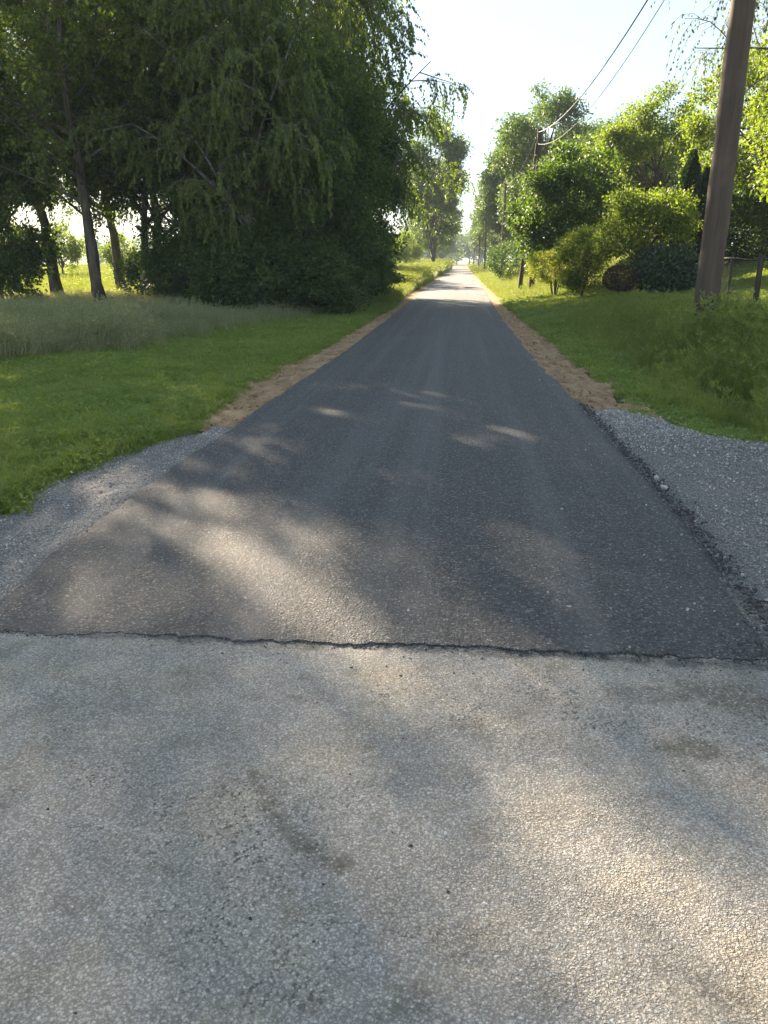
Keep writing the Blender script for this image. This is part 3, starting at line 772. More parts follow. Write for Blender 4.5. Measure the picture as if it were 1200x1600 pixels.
def grown_tree(seed, H, r0, base, n1, crown_r, ang, droop, per2, per3, twig, twig_grav, leaves_per, leaf, leaf_grav, lean=(0, 0), low_len=0.7, n_stem=1, up=0.15, thin=(8.8, 0.34)):
    r = rng(seed)
    wood = Geo(); k = 16
    tz = np.linspace(0, 1, k)
    trunk = np.stack([np.cumsum(r.normal(0, 0.10, k)) * 0.6 + lean[0] * tz, np.cumsum(r.normal(0, 0.10, k)) * 0.6 + lean[1] * tz, tz * H], 1)
    trunk[:, :2] -= trunk[0, :2]
    trunk[0, 2] = -0.25
    rad = r0 * (1 - 0.93 * tz ** 0.9); rad[0] *= 1.35; rad[1] *= 1.04
    wood.tubes(trunk, rad, 10)
    def l1(s, pl, r, m):
        t = (s - base) / (1 - base)
        prof = np.interp(t, [0, 0.25, 0.6, 1.0], [low_len, 1.0, 0.85, 0.25])
        return crown_r * prof * r.uniform(0.75, 1.2, m)
    b1, L1, s1 = child_lines(trunk[None], np.array([H]), n1, base, 0.99, 8, l1, ang, droop, r, up=up, jitter=0.35)
    rr1 = np.interp(s1, tz, rad) * 0.45
    wood.tubes(b1, rr1[:, None] * np.linspace(1, 0.2, 8), 5)
    b2, L2, s2 = child_lines(b1, L1, per2, 0.18, 1.0, 6, lambda s, pl, r, m: pl * (0.5 - 0.22 * s) * r.uniform(0.7, 1.2, m), 0.55, droop * 0.8, r, jitter=0.5)
    wood.tubes(b2, np.repeat(rr1 * 0.35, per2)[:, None] * np.linspace(1, 0.25, 6), 3)
    b3, L3, s3 = child_lines(b2, L2, per3, 0.1, 1.0, 5, lambda s, pl, r, m: twig * r.uniform(0.45, 1.35, m), 0.6, twig_grav, r, jitter=0.5)
    wood.tubes(b3, np.full((len(b3), 1), 0.007) * np.linspace(1, 0.4, 5), 3)
    lv, LL, sl = child_lines(b3, L3, leaves_per, 0.05, 1.0, 2, lambda s, pl, r, m: np.full(m, leaf * 0.35), 0.85, leaf_grav, r)
    # upper twigs lose their leaves at random, shaped to let sun dapples through
    tw = np.repeat(np.arange(len(b3)), leaves_per)
    keep_t = r.uniform(0, 1, len(b3)) < np.where(b3[:, 0, 2] > thin[0], thin[1], 1.0)
    lv = lv[keep_t[tw]]
    ax = lv[:, 1] - lv[:, 0]; ax /= np.linalg.norm(ax, axis=1, keepdims=True) + 1e-9
    ax = ax + np.array([0, 0, leaf_grav])
    crown = Geo()
    crown.leaves(lv[:, 1], ax, leaf * r.uniform(0.7, 1.25, len(lv)), 0.72, seed + 5)
    return wood, crown

def tree_obj(name, label, cat, loc, wood, crown, bark, leafm, rz=0.0, group=None, scale=1.0, lname='crown'):
    e = empty(name, loc, rz, scale)
    tag(e, label, cat, group)
    link('trunk', wood.mesh('trunk', True), bark, e)
    link(lname, crown.mesh('crown'), leafm, e)
    return e

def clump_tree(seed, H, base, crx, cry, nclump, rc, nleaf, leaf, r0=0.12, bottom=0.15, hang=0.0, shell=0.55, flat_top=0.0):
    """trunk with limbs to leafy clumps that fill an ellipsoid between `base` and H"""
    r = rng(seed)
    cz = (H + base) / 2; ch = (H - base) / 2
    cs = []
    while len(cs) < nclump:
        d = r.normal(size=3); d /= np.linalg.norm(d)
        q = r.uniform(0.45, 1.0) ** 0.6
        if d[2] < -0.6 and r.uniform() > bottom: continue
        cs.append(np.array([d[0] * crx * q, d[1] * cry * q, cz + d[2] * ch * q]))
    cs = np.array(cs)
    rcs = rc * r.uniform(0.6, 1.3, nclump)
    wood = Geo()
    k = 8; tz = np.linspace(0, 1, k)
    top = base + (H - base) * 0.6
    tr = np.stack([np.cumsum(r.normal(0, 0.05, k)), np.cumsum(r.normal(0, 0.05, k)), tz * top], 1); tr[:, :2] -= tr[0, :2]; tr[0, 2] = -0.2
    wood.tubes(tr, r0 * (1 - 0.75 * tz), 8)
    for c in cs[::1]:
        s = r.uniform(0.25, 0.95); i = int(s * (k - 1)); a = tr[i]
        mid = (a + c) / 2 + r.normal(0, 0.12, 3) * ch * 0.4 + np.array([0, 0, 0.1 * ch])
        t = np.linspace(0, 1, 6)[:, None]
        pts = a * (1 - t) ** 2 + 2 * mid * t * (1 - t) + c * t * t
        wood.tubes(pts, r0 * 0.4 * np.linspace(1, 0.15, 6), 4)
    crown = Geo()
    w = rcs ** 2; ci = r.choice(nclump, nleaf, p=w / w.sum())
    d = r.normal(size=(nleaf, 3)); d /= np.linalg.norm(d, axis=1, keepdims=True)
    q = (shell + (1 - shell) * r.uniform(0, 1, nleaf)) * (1 + 0.25 * r.normal(size=nleaf) * 0.6)
    # a lumpy outline for each clump
    q = q * (0.75 + 0.5 * vnoise(d[:, 0] * 2.2 + ci * 3.7, d[:, 1] * 2.2 + d[:, 2] * 1.7 + ci, seed))
    pz = d * (rcs[ci] * q)[:, None]
    pz[:, 2] *= 0.8
    p = cs[ci] + pz
    p[:, 2] = np.maximum(p[:, 2], 0.05 + r.uniform(0, 0.15, nleaf))
    ax = d * 0.6 + r.normal(0, 0.7, (nleaf, 3)) + np.array([0, 0, -hang])
    nrm = d * 0.5 + np.array([0, 0, 0.8]) + r.normal(0, 0.55, (nleaf, 3))
    crown.leaves(p, ax, leaf * r.uniform(0.65, 1.3, nleaf), 0.6, seed + 3, flat=nrm)
    return wood, crown

gz = lambda x, y: float(Hgt(x, y))
def at(u, v, Y):                 # ground point below photo column u at distance Y
    q = PY(u, v, Y); return (q[0], q[1], gz(q[0], q[1]) - 0.02)

# --- tree side of the road
w1, c1 = grown_tree(1, 13.5, 0.17, 0.13, 44, 4.6, 0.62, -0.25, 8, 8, 1.0, -2.0, 26, 0.098, -1.1, up=0.35, low_len=0.85)
birch_a = tree_obj('birch_tree', 'weeping birch with pale speckled trunk in the dense thicket beside the lawn', 'tree', at(400, 490, 23.6), w1, c1, M['birch'], M['birch_leaf'])
w2, c2 = grown_tree(2, 15, 0.20, 0.13, 44, 4.9, 0.62, -0.2, 8, 9, 1.1, -2.0, 26, 0.10, -1.0, up=0.35, low_len=0.9, thin=(11, 0.4))
birch_b = tree_obj('birch_tree', 'tall birch trailing thin branches out over the edge of the road', 'tree', at(522, 470, 30.5), w2, c2, M['birch'], M['birch_leaf'], 2.2)
w3, c3 = grown_tree(3, 13.0, 0.17, 0.22, 38, 4.8, 0.66, 0.0, 8, 8, 0.9, -0.7, 26, 0.115, -0.3, lean=(-0.6, 0.3), low_len=0.95)
w4, c4 = grown_tree(4, 14.0, 0.24, 0.24, 38, 5.0, 0.66, -0.05, 8, 8, 0.9, -0.8, 17, 0.115, -0.3, lean=(-1.4, 0.5), low_len=0.95)
ash1 = tree_obj('roadside_tree', 'straight bare trunked tree standing in the tall grass', 'tree', at(165, 490, 23.2), w3, c3, M['bark'], M['ash_leaf'])
ash2 = tree_obj('roadside_tree', 'thick leaning trunk with forked top against the bright sky', 'tree', at(92, 465, 31), w4, c4, M['bark'], M['ash_leaf'], 0.4)
w3b, c3b = grown_tree(33, 14.5, 0.16, 0.25, 34, 4.4, 0.66, 0.0, 7, 7, 0.9, -0.7, 9, 0.12, -0.3, low_len=0.9, thin=(6, 0.7))
airy = tree_obj('roadside_tree', 'airy tree beside the shadowy bush at the end of the row', 'tree', (-16.6, 24.0, gz(-16.6, 24.0)), w3b, c3b, M['bark'], M['ash_leaf'])
copy_tree(airy, (-21, 30, gz(-21, 30)), 2.0, (1.1, 1.1, 1.1), 'second airy tree behind the shadowy bush')
copy_tree(ash1, at(149, 470, 27.5), 2.1, (0.62, 0.62, 0.95), 'thin dark trunk close behind the straight bare trunked tree')
copy_tree(ash2, at(193, 455, 38), 1.2, (1.0, 1.0, 0.95), 'dark thick trunk leaning over the sunlit field')
copy_tree(ash1, at(224, 480, 26.5), 4.0, (0.85, 0.85, 0.85), 'slim tree at the left end of the thicket, its trunk half hidden by leaves')
copy_tree(ash2, at(300, 470, 33), 3.1, (1.05, 1.05, 1.02), 'tall tree rising behind the weeping birch')
copy_tree(airy, at(30, 470, 36), 5.0, (1.0, 1.0, 0.9), 'tree behind the shrub beside the thick leaning trunk')
copy_tree(birch_b, at(250, 470, 31), 2.5, (1.0, 1.0, 1.0), 'birch filling the middle of the tree row behind the bare trunks')
copy_tree(birch_a, at(470, 470, 36), 4.5, (1.1, 1.1, 1.0), 'birch standing behind the dense dark alder')
copy_tree(ash2, at(430, 470, 40), 5.2, (1.1, 1.1, 1.0), 'tall tree far back in the thicket')
# thicket down to the ground
w5, c5 = clump_tree(5, 8.6, 0.25, 2.7, 2.6, 80, 0.8, 60000, 0.105, 0.10, 0.6, 0.5, 0.35)
al1 = tree_obj('alder_tree', 'dense dark green alder with leaves hanging down to the grass', 'tree', at(470, 490, 24.8), w5, c5, M['bark'], M['alder_leaf'])
w6, c6 = clump_tree(6, 6.4, 0.15, 2.1, 2.4, 54, 0.75, 36000, 0.14, 0.09, 0.7, 0.4, 0.35)
al2 = tree_obj('hazel_bush', 'dark broad leaved bush bulging out beside the soil strip', 'bush', at(535, 475, 28.5), w6, c6, M['bark'], M['alder_leaf'])
copy_tree(al1, at(320, 490, 26.5), 2.0, (1.0, 1.0, 0.95), 'dark alder between the weeping birch and the bare trunks')
copy_tree(al2, at(5, 485, 25.0), 1.0, (0.8, 0.8, 1.0), 'shadowy bush at the edge of the tall grass left of the trunks')
copy_tree(al1, at(400, 485, 27.5), 3.3, (1.0, 1.0, 1.0), 'dark alder directly behind the pale birch trunk')
copy_tree(al1, at(520, 475, 32.0), 5.3, (1.0, 1.0, 1.05), 'alder rising behind the bulging broad leaved bush')
wu, cu = clump_tree(15, 2.1, 0.05, 1.5, 1.2, 34, 0.5, 15000, 0.10, 0.04, 0.9, 0.2, 0.3)
ub = tree_obj('undergrowth_bush', 'low dark undergrowth bush filling the foot of the thicket', 'bush', at(300, 485, 25.5), wu, cu, M['bark'], M['alder_leaf'], 0, 'undergrowth at the foot of the thicket')
for i, (u, Y) in enumerate([(262, 28), (345, 27), (385, 26.0), (425, 25.6), (455, 26.5), (495, 27), (525, 29), (550, 31.5), (570, 34), (440, 30), (330, 31), (398, 22.9), (362, 23.6), (440, 23.2), (482, 23.4), (520, 25.6)]):
    copy_tree(ub, at(u, 480, Y), i * 1.7, (1 + 0.1 * (i % 3),) * 2 + (0.85 + 0.2 * (i % 2),))
# tree further on whose branches overhang the road
w7, c7 = grown_tree(7, 9.5, 0.2, 0.16, 30, 5.2, 0.68, -0.3, 7, 7, 1.0, -1.4, 30, 0.105, -0.6)
over = tree_obj('overhanging_tree', 'tree with drooping sunlit branches arching over the road edge', 'tree', (-5.9, 39, gz(-5.9, 39)), w7, c7, M['bark'], M['ash_leaf'])

copy_tree(over, (-13, 66, gz(-13, 66)), 1.0, (1, 1, 0.95), 'unseen tree added beyond the thicket to shade the road')  # hidden from the camera, put in so its shadow crosses the road
copy_tree(over, (-15, 76, gz(-15, 76)), 2.4, (1.1, 1.1, 1), 'second unseen tree added for shade, out in the open field')  # another unseen tree, added to carry the road shade further on
# --- far avenue
w8, c8 = clump_tree(8, 17, 3.2, 4.4, 4.4, 66, 1.5, 26000, 0.30, 0.25, 0.5, 0.2, 0.4)
w9, c9 = clump_tree(9, 19, 4.0, 4.2, 4.2, 60, 1.5, 26000, 0.30, 0.24, 0.4, 0.2, 0.4)
GF = 'tall trees along the far road'
fa = tree_obj('avenue_tree', 'tall hazy tree on the field side of the far road', 'tree', (-3.9, 112, 0), w9, c9, M['bark'], M['far_leaf'], 0, GF)
copy_tree(fa, (-4.6, 127, 0), 1.0, (0.9, 0.9, 0.85))
copy_tree(fa, (-5.2, 150, 0), 2.0, (1, 1, 0.8))
copy_tree(fa, (-6.2, 185, 0), 2.6, (1, 1, 0.75))
copy_tree(fa, (-6.5, 240, 0), 3.6, (1, 1, 0.8))
fb = tree_obj('avenue_tree', 'rounded hazy tree on the garden side of the far road', 'tree', (7.8, 84, 0.5), w8, c8, M['bark'], M['far_leaf'], 0, GF)
for x, y, rz, s, h in [(13, 74, 1, 1.0, 0.66), (6.8, 101, 2, 1.0, 1.0), (14, 95, 3, 1.1, 0.85), (6.6, 128, 4, 1, 1.05), (6.4, 160, 5, 1, 1.05), (6.8, 205, 1.6, 1.1, 1.1), (9.5, 265, 2.6, 1.2, 1.2), (7.5, 330, 2.2, 1.2, 1.1), (4, 450, 1.2, 1.4, 1.0), (-3, 460, 3.2, 1.5, 0.95), (-9, 445, 0.2, 1.4, 0.9), (11, 440, 5.2, 1.4, 1.0), (-7.5, 320, 0.9, 1.2, 0.8), (19, 70, 3.3, 1.2, 0.56), (25, 62, 4.1, 1.2, 0.5)]:
    copy_tree(fb, (x, y, gz(x, y)), rz, (s, s, h),
              'misty tree closing the view at the end of the road' if y > 400 else
              'rounded tree rising behind the light green garden trees' if x > 12 else
              'hazy tree on the field side near the end of the road' if x < 0 else None)
# small trees in the sunlit field
w10, c10 = clump_tree(10, 4.6, 0.8, 1.7, 1.7, 26, 0.75, 7000, 0.16, 0.09, 0.4, 0.1, 0.35)
ft = tree_obj('field_tree', 'small sunlit tree at the edge of the misty field', 'tree', (-8.5, 92, 0.1), w10, c10, M['bark'], M['light_leaf'], 0, 'small trees by the misty field')
for x, y, rz, s in [(-11.5, 104, 1, 1.1), (-8.2, 118, 2, 1.2), (-14, 98, 3, 0.9), (-9.5, 140, 4, 1.4), (-34, 66, 5, 1.0), (-27, 62, 2.2, 0.8), (-41, 70, 0.4, 1.1)]:
    copy_tree(ft, (x, y, 0.1), rz, (s, s, s))
# far woods that close the horizon: one mass
def far_woods():
    r = rng(500); g = Geo()
    def stand(x0, x1, y0, y1, n, h0, h1):
        for _ in range(n):
            x = r.uniform(x0, x1); y = r.uniform(y0, y1); h = r.uniform(h0, h1); m = 420
            d = r.normal(size=(m, 3)); d /= np.linalg.norm(d, axis=1, keepdims=True)
            q = r.uniform(0.5, 1, m)[:, None]
            p = np.array([x, y, h * 0.52]) + d * q * np.array([h * 0.36, h * 0.36, h * 0.5]) * (0.8 + 0.4 * vnoise(d[:, 0] * 2 + x, d[:, 2] * 2 + y, 3))[:, None]
            g.leaves(p, d * 0.5 + r.normal(0, 0.7, (m, 3)), r.uniform(0.9, 1.8, m), 0.7, int(x * 7 + y) & 0xffff, flat=d + r.normal(0, 0.6, (m, 3)))
    stand(-330, -30, 330, 420, 60, 9, 17)
    stand(-26, 30, 360, 460, 16, 14, 22)
    stand(30, 300, 200, 330, 50, 12, 20)
    stand(-300, -150, 140, 330, 40, 9, 16)
    o = link('distant_woods', g.mesh('woods'), M['far_leaf'])
    tag(o, 'pale misty woods closing the horizon behind the fields', 'woods', kind='stuff')
far_woods()

# --- garden side
def garden(name, label, cat, u, v, Y, geo, leafm, rz=0.0, bark='bark', lname='crown'):
    return tree_obj(name, label, cat, at(u, v, Y), geo[0], geo[1], M[bark], leafm, rz, None, 1.0, lname)
garden('walnut_tree', 'large round broad leaved tree, dark inside with sunlit edge, near the road', 'tree', 878, 420, 35, clump_tree(21, 5.7, 1.0, 2.2, 2.2, 52, 0.72, 26000, 0.15, 0.14, 0.6, 0.35, 0.5), M['walnut_leaf'])
w22, c22 = clump_tree(22, 8.6, 0.7, 3.5, 3.2, 90, 0.78, 44000, 0.135, 0.13, 1.0, 0.25, 0.35)
la = tree_obj('light_green_tree', 'tall airy light green tree behind the round dark tree', 'tree', at(1010, 420, 45), w22, c22, M['bark'], M['light_leaf'])
copy_tree(la, at(930, 420, 50), 1.9, (0.8, 0.8, 0.92), 'lower airy light green tree just behind the power pole')
copy_tree(la, at(1185, 420, 33), 3.0, (0.9, 0.9, 0.95), 'sunlit light green tree behind the garden fence')
copy_tree(la, at(1290, 420, 27), 4.1, (0.9, 0.9, 0.95), 'leafy light green tree at the fence end beyond the power pole')
garden('maple_shrub', 'round bushy small tree with pale outer leaves above the clipped ball', 'shrub', 1008, 440, 26.5, clump_tree(23, 3.2, 0.7, 1.5, 1.4, 44, 0.45, 17000, 0.10, 0.07, 0.4, 0.2, 0.45), M['light_leaf'])
def thuja(seed, H, R, n):
    r = rng(seed); g = Geo(); w = Geo()
    w.tubes(np.array([[0, 0, -0.2], [0, 0, H * 0.5], [0, 0, H * 0.9]]), np.array([0.09, 0.06, 0.01]), 6)
    z = r.uniform(0, 1, n) ** 1.1; a = r.uniform(0, 2 * pi, n)
    rad = R * np.interp(z, [0, 0.12, 0.5, 0.85, 1], [0.75, 1, 0.9, 0.45, 0.04]) * (0.8 + 0.35 * vnoise(a * 2.6, z * 13, seed)) * r.uniform(0.8, 1.03, n)
    p = np.stack([rad * np.cos(a), rad * np.sin(a), 0.1 + z * (H - 0.1)], 1)
    ax = np.stack([np.cos(a) * 0.45, np.sin(a) * 0.45, np.full(n, 0.9)], 1) + r.normal(0, 0.25, (n, 3))
    g.leaves(p, ax, r.uniform(0.08, 0.17, n), 0.4, seed + 1)
    return w, g
garden('thuja_tree', 'narrow dark columnar conifer beside the round bushy tree', 'conifer', 1062, 430, 31, thuja(24, 4.4, 0.55, 13000), M['thuja_leaf'])
garden('thuja_tree', 'shorter dark conifer column next to the narrow one', 'conifer', 1085, 430, 31.5, thuja(25, 3.7, 0.5, 9000), M['thuja_leaf'])
# golden clipped shrub growing over the slope
def mound(seed, rx, ry, h, n, leaf, z0=0.0, lum=0.35, stems=6, hang=0.0, shell=0.8):
    r = rng(seed); g = Geo(); w = Geo()
    d = r.normal(size=(n, 3)); d /= np.linalg.norm(d, axis=1, keepdims=True)
    q = (shell + (1 - shell) * r.uniform(0, 1, n)) * (1 - lum / 2 + lum * vnoise(d[:, 0] * 2.7 + 5, d[:, 1] * 2.7 + d[:, 2] * 2.1, seed)) * (1 + 0.04 * r.normal(size=n))
    p = d * q[:, None] * np.array([rx, ry, h / 2]) + np.array([0, 0, z0 + h / 2])
    p[:, 2] = np.maximum(p[:, 2], 0.03)
    ax = d * 0.7 + r.normal(0, 0.6, (n, 3)) + np.array([0, 0, 0.25 - hang])
    g.leaves(p, ax, leaf * r.uniform(0.65, 1.3, n), 0.55, seed + 1, flat=d + np.array([0, 0, 0.3]) + r.normal(0, 0.5, (n, 3)))
    for i in range(stems):
        a = r.uniform(0, 2 * pi); e = np.array([cos(a) * rx * 0.5, sin(a) * ry * 0.5, z0 + h * 0.55])
        w.tubes(np.array([[0.04 * cos(a), 0.04 * sin(a), -0.1], e * np.array([0.5, 0.5, 0.6]), e]), np.array([0.025, 0.018, 0.008]), 5)
    return w, g
garden('golden_shrub', 'golden yellow clipped shrub hanging over the dark post', 'shrub', 868, 432, 31.5, mound(31, 1.05, 0.9, 1.25, 11000, 0.06, 0.55, 0.5, 8), M['yellow_leaf'], 0, 'bark', 'foliage')
garden('golden_shrub', 'small golden shrub between the round tree and the dogwood', 'shrub', 905, 430, 30, mound(32, 0.8, 0.8, 1.5, 9000, 0.06, 0.7, 0.5, 7), M['yellow_leaf'], 0, 'bark', 'foliage')
garden('dogwood_bush', 'loose upright bush with pale green leaves beside the clipped ball', 'bush', 908, 448, 28, clump_tree(33, 2.5, 0.1, 0.85, 0.8, 34, 0.36, 12000, 0.075, 0.04, 0.7, 0.1, 0.4), M['light_leaf'])
garden('clipped_ball', 'dark reddish brown clipped ball shrub on a short stem', 'topiary', 967, 458, 25.0, mound(34, 0.50, 0.48, 0.76, 12000, 0.035, 0.30, 0.06, 3, 0, 0.93), M['barberry_leaf'], 0, 'bark', 'foliage')
garden('rhododendron_bush', 'dark leathery leaved bush between the clipped ball and the pole', 'bush', 1040, 458, 25.5, mound(35, 0.95, 0.8, 1.55, 9000, 0.10, 0.0, 0.35, 8, 0.2), M['rhodo_leaf'], 0, 'bark', 'foliage')
garden('pale_flower_bush', 'low pale straw coloured bush behind the clipped ball', 'bush', 985, 445, 27.0, mound(36, 0.7, 0.6, 1.2, 6000, 0.06, 0.0, 0.5, 6), leaf_mat('pale_straw_leaves', (0.20, 0.19, 0.09), (0.34, 0.30, 0.17), 0.4), 0, 'bark', 'foliage')
garden('low_hedge', 'dark low hedge in the shade behind the garden fence', 'hedge', 1165, 420, 31, mound(37, 3.6, 1.0, 2.6, 30000, 0.12, 0.0, 0.3, 10), M['alder_leaf'], -0.4, 'bark', 'foliage')
garden('dark_shrub', 'dark shrub in the shade under the far trees by the second pole', 'shrub', 806, 420, 60, mound(38, 2.2, 1.6, 2.6, 7000, 0.14, 0.0, 0.4, 8), M['alder_leaf'], 0, 'bark', 'foliage')
# birch whose trailing twigs hang in beside the pole
w41, c41 = grown_tree(41, 12.5, 0.18, 0.28, 38, 4.9, 0.80, -0.35, 9, 9, 1.4, -2.4, 17, 0.070, -1.1, up=0.12, low_len=1.0, thin=(9, 0.8))
tree_obj('birch_tree', 'birch trailing thin leafy twigs down behind the near power pole', 'tree', (9.0, 18.0, gz(9.0, 18.0)), w41, c41, M['birch'], M['birch_leaf'], 2.4)

# ------------------------------------------------------------------ power line
def utility_pole(loc, H, r_base, r_top, label, arms=True, brace=False, group='wooden power poles along the road'):
    e = empty('utility_pole', loc); tag(e, label, 'power pole', group)
    g = Geo(); k = 14; t = np.linspace(0, 1, k)
    r = rng(int(abs(loc[1]) * 10))
    pts = np.stack([0.012 * np.cumsum(r.normal(0, 0.5, k)), 0.012 * np.cumsum(r.normal(0, 0.5, k)), -0.3 + (H + 0.3) * t], 1)
    g.tubes(pts, r_base + (r_top - r_base) * t + 0.004 * r.normal(size=k), 20)
    n0 = g.n
    g.add(np.concatenate([pts[-1:] + [[0, 0, 0.03]], pts[-1] + r_top * np.stack([np.cos(np.arange(20) * pi / 10), np.sin(np.arange(20) * pi / 10), np.zeros(20)], 1)]), None, [(0, 1 + i, 1 + (i + 1) % 20) for i in range(20)])
    link('pole', g.mesh('pole', True), M['pole'], e)
    if arms:
        for dz, dx in ((-0.15, -0.2), (-0.55, -0.2)):
            b = Geo(); b.tubes(np.array([[0, 0, H + dz], [dx * 0.8, 0, H + dz], [dx, 0, H + dz + 0.02], [dx, 0, H + dz + 0.12]]), np.full(4, 0.012), 6)
            bo = link('insulator_hook', b.mesh('hook', True), M['steel'], e)
            i_ = Geo(); i_.tubes(np.array([[dx, 0, H + dz + 0.06], [dx, 0, H + dz + 0.09], [dx, 0, H + dz + 0.13], [dx, 0, H + dz + 0.18], [dx, 0, H + dz + 0.2]]), np.array([0.035, 0.045, 0.03, 0.04, 0.01]), 10)
            link('insulator', i_.mesh('insulator', True), M['porcelain'], bo)
    if brace:
        b = Geo(); b.tubes(np.array([[-0.12, 0, H - 0.6], [-0.3, 0.7, H * 0.5], [-0.5, 1.4, -0.2]]), np.array([0.08, 0.095, 0.11]), 10)
        link('brace_pole', b.mesh('brace', True), M['pole'], e)
    return e

pb = P(1096, 532, 0.38)
pb = np.array([pb[0], pb[1], gz(pb[0], pb[1])])
near_pole = utility_pole(tuple(pb), 6.95, 0.195, 0.155, 'thick brown wooden power pole standing in the long rough grass')
p2 = PY(845, 205, 40); H2 = p2[2] - gz(p2[0], 40)
utility_pole((p2[0], 40, gz(p2[0], 40)), H2 + 0.1, 0.15, 0.11, 'braced power pole rising behind the large round tree', True, True)
for u, Y, lab in [(784, 76, 'power pole with clear base beside the dark shrub'), (757, 118, 'slim dark power pole beyond the dark shrub'), (748, 160, 'hazy power pole far down the road'), (740, 215, 'hazy power pole far down the road')]:
    q = PY(u, 420, Y)
    utility_pole((q[0], Y, gz(q[0], Y)), 8.2, 0.16, 0.11, lab, False)

def cable(name, label, a, b, sag, rad):
    t = np.linspace(0, 1, 60)[:, None]
    pts = a * (1 - t) + b * t
    pts[:, 2] -= sag * 4 * t[:, 0] * (1 - t[:, 0])
    g = Geo(); g.tubes(pts, np.full(60, rad), 6)
    o = link(name, g.mesh(name, True), M['cable']); tag(o, label, 'cable')
top1 = pb + np.array([-0.2, 0, 6.97])
cable('power_cable', 'thick black cable running between the two near poles', np.array([p2[0] - 0.1, 39.9, p2[2] - 0.05]), top1 + np.array([0, 0, 0.0]), 0.8, 0.017)
cable('power_cable', 'thinner grey cable hanging below the thick black one', np.array([p2[0] - 0.1, 39.9, p2[2] - 0.55]), top1 + np.array([0.0, 0, -0.40]), 1.02, 0.009)
cable('power_cable', 'cable leading on from the braced pole to the next pole', np.array([p2[0] - 0.1, 40.1, p2[2] - 0.05]), np.array([PY(784, 420, 76)[0], 76, 8.4]), 0.7, 0.012)

# ------------------------------------------------------------------ fence, posts, small things
def fence():
    q0 = P(1177, 490, 0.62); A = np.array([q0[0], q0[1]])
    B = PY(1141, 430, A[1] + 3.0)[:2]; D = PY(1098, 430, A[1] + 7.5)[:2]; C = np.array([A[0] + 2.6, A[1] - 0.6])
    e = empty('garden_fence', (A[0], A[1], gz(*A))); tag(e, 'chain link garden fence with a wooden post and top rail', 'fence')
    o = np.array([A[0], A[1], gz(*A)])
    def loc3(p, h): return np.array([p[0], p[1], gz(p[0], p[1]) + h]) - o
    for p, h, r_ in ((A, 1.12, 0.055), (B, 1.15, 0.03), (C, 1.12, 0.055), (D, 1.15, 0.04)):
        g = Geo(); b = loc3(p, -0.2); t_ = loc3(p, h)
        g.tubes(np.stack([b, b * 0.5 + t_ * 0.5 + np.array([0.006, 0, 0]), t_, t_ + np.array([0, 0, 0.012])]), np.array([r_, r_ * 0.97, r_ * 0.92, 0.004]), 10)
        link('post', g.mesh('post', True), M['post'], e)
    for (p, q) in ((A, B), (A, C), (B, D)):
        n = 12; ts = np.linspace(0, 1, n)
        g = Geo(); g.tubes(np.array([loc3(p * (1 - t) + q * t, 1.05) for t in ts]), np.full(n, 0.022), 8)
        link('top_rail', g.mesh('rail', True), M['post'], e)
        g = Geo(); L = np.linalg.norm(q - p); hh = 0.86; pitch = 0.11
        def on(s, h): 
            pp = p + (q - p) * s / L; return loc3(pp, 0.14 + h)
        for sgn in (1, -1):
            for s0 in np.arange(-hh, L + hh, pitch):
                a0, a1 = (s0, s0 + hh * 0.8) if sgn > 0 else (s0, s0 - hh * 0.8)
                pts = []
                for f in np.linspace(0, 1, 7):
                    s = a0 + (a1 - a0) * f
                    if 0.03 <= s <= L - 0.03: pts.append(on(s, hh * f))
                if len(pts) > 1: g.tubes(np.array(pts), np.full(len(pts), 0.0016), 3)
        link('wire_mesh', g.mesh('wire'), M['steel'], e)
        g = Geo()
        nseg = 10
        for j in range(nseg):
            a = p + (q - p) * (j / nseg + 0.004); b = p + (q - p) * ((j + 1) / nseg - 0.004)
            d = (q - p) / L; nn = np.array([-d[1], d[0]]) * 0.05
            za = min(gz(*a), gz(*b)) - 0.15; zb = (gz(*a) + gz(*b)) / 2 + 0.13
            v = [(*(c + s * nn), z) for z in (za, zb) for c, s in ((a, -1), (b, -1), (b, 1), (a, 1))]
            g.add(np.array(v) - o, [(0, 1, 5, 4), (1, 2, 6, 5), (2, 3, 7, 6), (3, 0, 4, 7), (4, 5, 6, 7)])
        link('plinth', g.mesh('plinth'), M['plinth'], e)
fence()

def post(name, label, u, v, Y, h, r_):
    x, y, z = at(u, v, Y)
    g = Geo(); t = np.array([[0, 0, -0.2], [0, 0, h * 0.5], [0.01, 0, h], [0.01, 0, h + 0.02]])
    g.tubes(t, np.array([r_ * 1.05, r_, r_ * 0.95, r_ * 0.5]), 10)
    o = link(name, g.mesh(name, True), M['post'], None, (x, y, z)); tag(o, label, 'post')
post('boundary_post', 'short dark wooden post in the sunlit grass under the golden shrub', 831, 438, 45, 0.95, 0.12)
post('stake', 'thin pale stake beside the loose upright bush', 876, 440, 33, 0.9, 0.02)

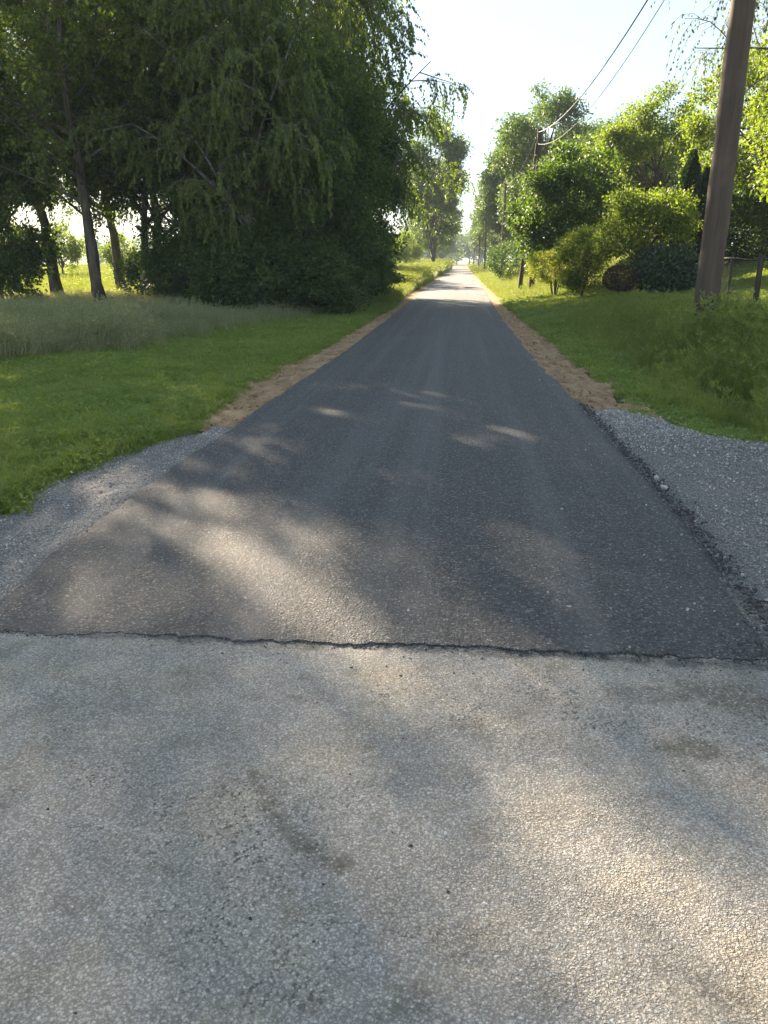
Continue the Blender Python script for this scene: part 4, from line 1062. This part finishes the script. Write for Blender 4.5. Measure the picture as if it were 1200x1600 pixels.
def young_shrub():
    x, y, z = at(1043, 492, 17.5)
    e = empty('young_shrub', (x, y, z)); tag(e, 'tiny bare stemmed young shrub on the lawn beside the pole', 'shrub')
    r = rng(90); g = Geo(); lf = Geo()
    for i in range(8):
        a = r.uniform(0, 2 * pi); t_ = np.array([cos(a) * 0.2, sin(a) * 0.2, r.uniform(0.28, 0.45)])
        b = np.array([cos(a) * 0.05, sin(a) * 0.05, -0.05])
        g.tubes(np.stack([b, (b + t_) / 2 + r.normal(0, 0.015, 3), t_]), np.array([0.009, 0.007, 0.004]), 5)
        m = 14; c = b + (t_ - b) * r.uniform(0.5, 1.05, (m, 1))
        lf.leaves(c, r.normal(0, 1, (m, 3)), r.uniform(0.02, 0.045, m), 0.6, 91 + i)
    link('stems', g.mesh('stems', True), M['post'], e)
    link('leaves', lf.mesh('leaves'), M['alder_leaf'], e)
young_shrub()

# small dark stones lying on the pavement
PB = [(642, 1322, 0.0075), (700, 1394, 0.0055), (391, 1436, 0.006), (505, 1382, 0.004), (613, 1301, 0.004), (627, 1056, 0.005), (630, 1154, 0.004), (547, 1210, 0.004), (495, 1098, 0.0045), (75, 1265, 0.006), (625, 1056, 0.004), (1126, 1048, 0.005), (118, 1584, 0.005), (490, 1472, 0.004), (1068, 1205, 0.004), (928, 1138, 0.0045)]
pm = plain('dark_stone', (0.035, 0.035, 0.036), 0.8, 0.3)
pms = [stone_mesh(60 + i) for i in range(4)]
for i, (u, v, s) in enumerate(PB):
    q = P(u, v)
    o = link('pebble', pms[i % 4], pm, None, (q[0], q[1], s * 0.3)); o.scale = (s, s, s); o.rotation_euler = (0, 0, i * 1.3)
    tag(o, 'tiny dark pebble lying on the worn grey pavement', 'pebble', 'dark pebbles on the pavement')
# pale pebbles on the asphalt edge
PW = [(888, 962, 0.012), (1024, 757, 0.028), (1036, 772, 0.03), (384, 948, 0.010), (877, 806, 0.012), (855, 939, 0.009), (638, 968, 0.009)]
pw = plain('pale_stone', (0.42, 0.41, 0.38), 0.8, 0.3)
for i, (u, v, s) in enumerate(PW):
    q = P(u, v)
    o = link('pale_stone', stone_mesh(80 + i), pw, None, (q[0], q[1], 0.045 + s * 0.35)); o.scale = (s, s, s); o.rotation_euler = (0, 0, i * 0.9)
    tag(o, 'pale stone lying on the dark asphalt', 'stone', 'pale stones on the asphalt')

# ------------------------------------------------------------------ morning haze
def haze():
    g = Geo(); g.box(-950, 950, -450, 1550, -1.5, 27.0)
    o = link('haze', g.mesh('haze')); tag(o, 'thin pale morning haze over road and fields', 'haze', kind='stuff')
    m = bpy.data.materials.new('morning_haze'); m.use_nodes = True
    nt = m.node_tree; nt.nodes.clear()
    pv = nt.nodes.new('ShaderNodeVolumePrincipled'); out = nt.nodes.new('ShaderNodeOutputMaterial')
    pv.inputs['Color'].default_value = (0.86, 0.93, 1.0, 1)
    pv.inputs['Density'].default_value = 0.0006
    pv.inputs['Anisotropy'].default_value = -0.5
    nt.links.new(pv.outputs[0], out.inputs['Volume'])
    o.data.materials.append(m)
haze()
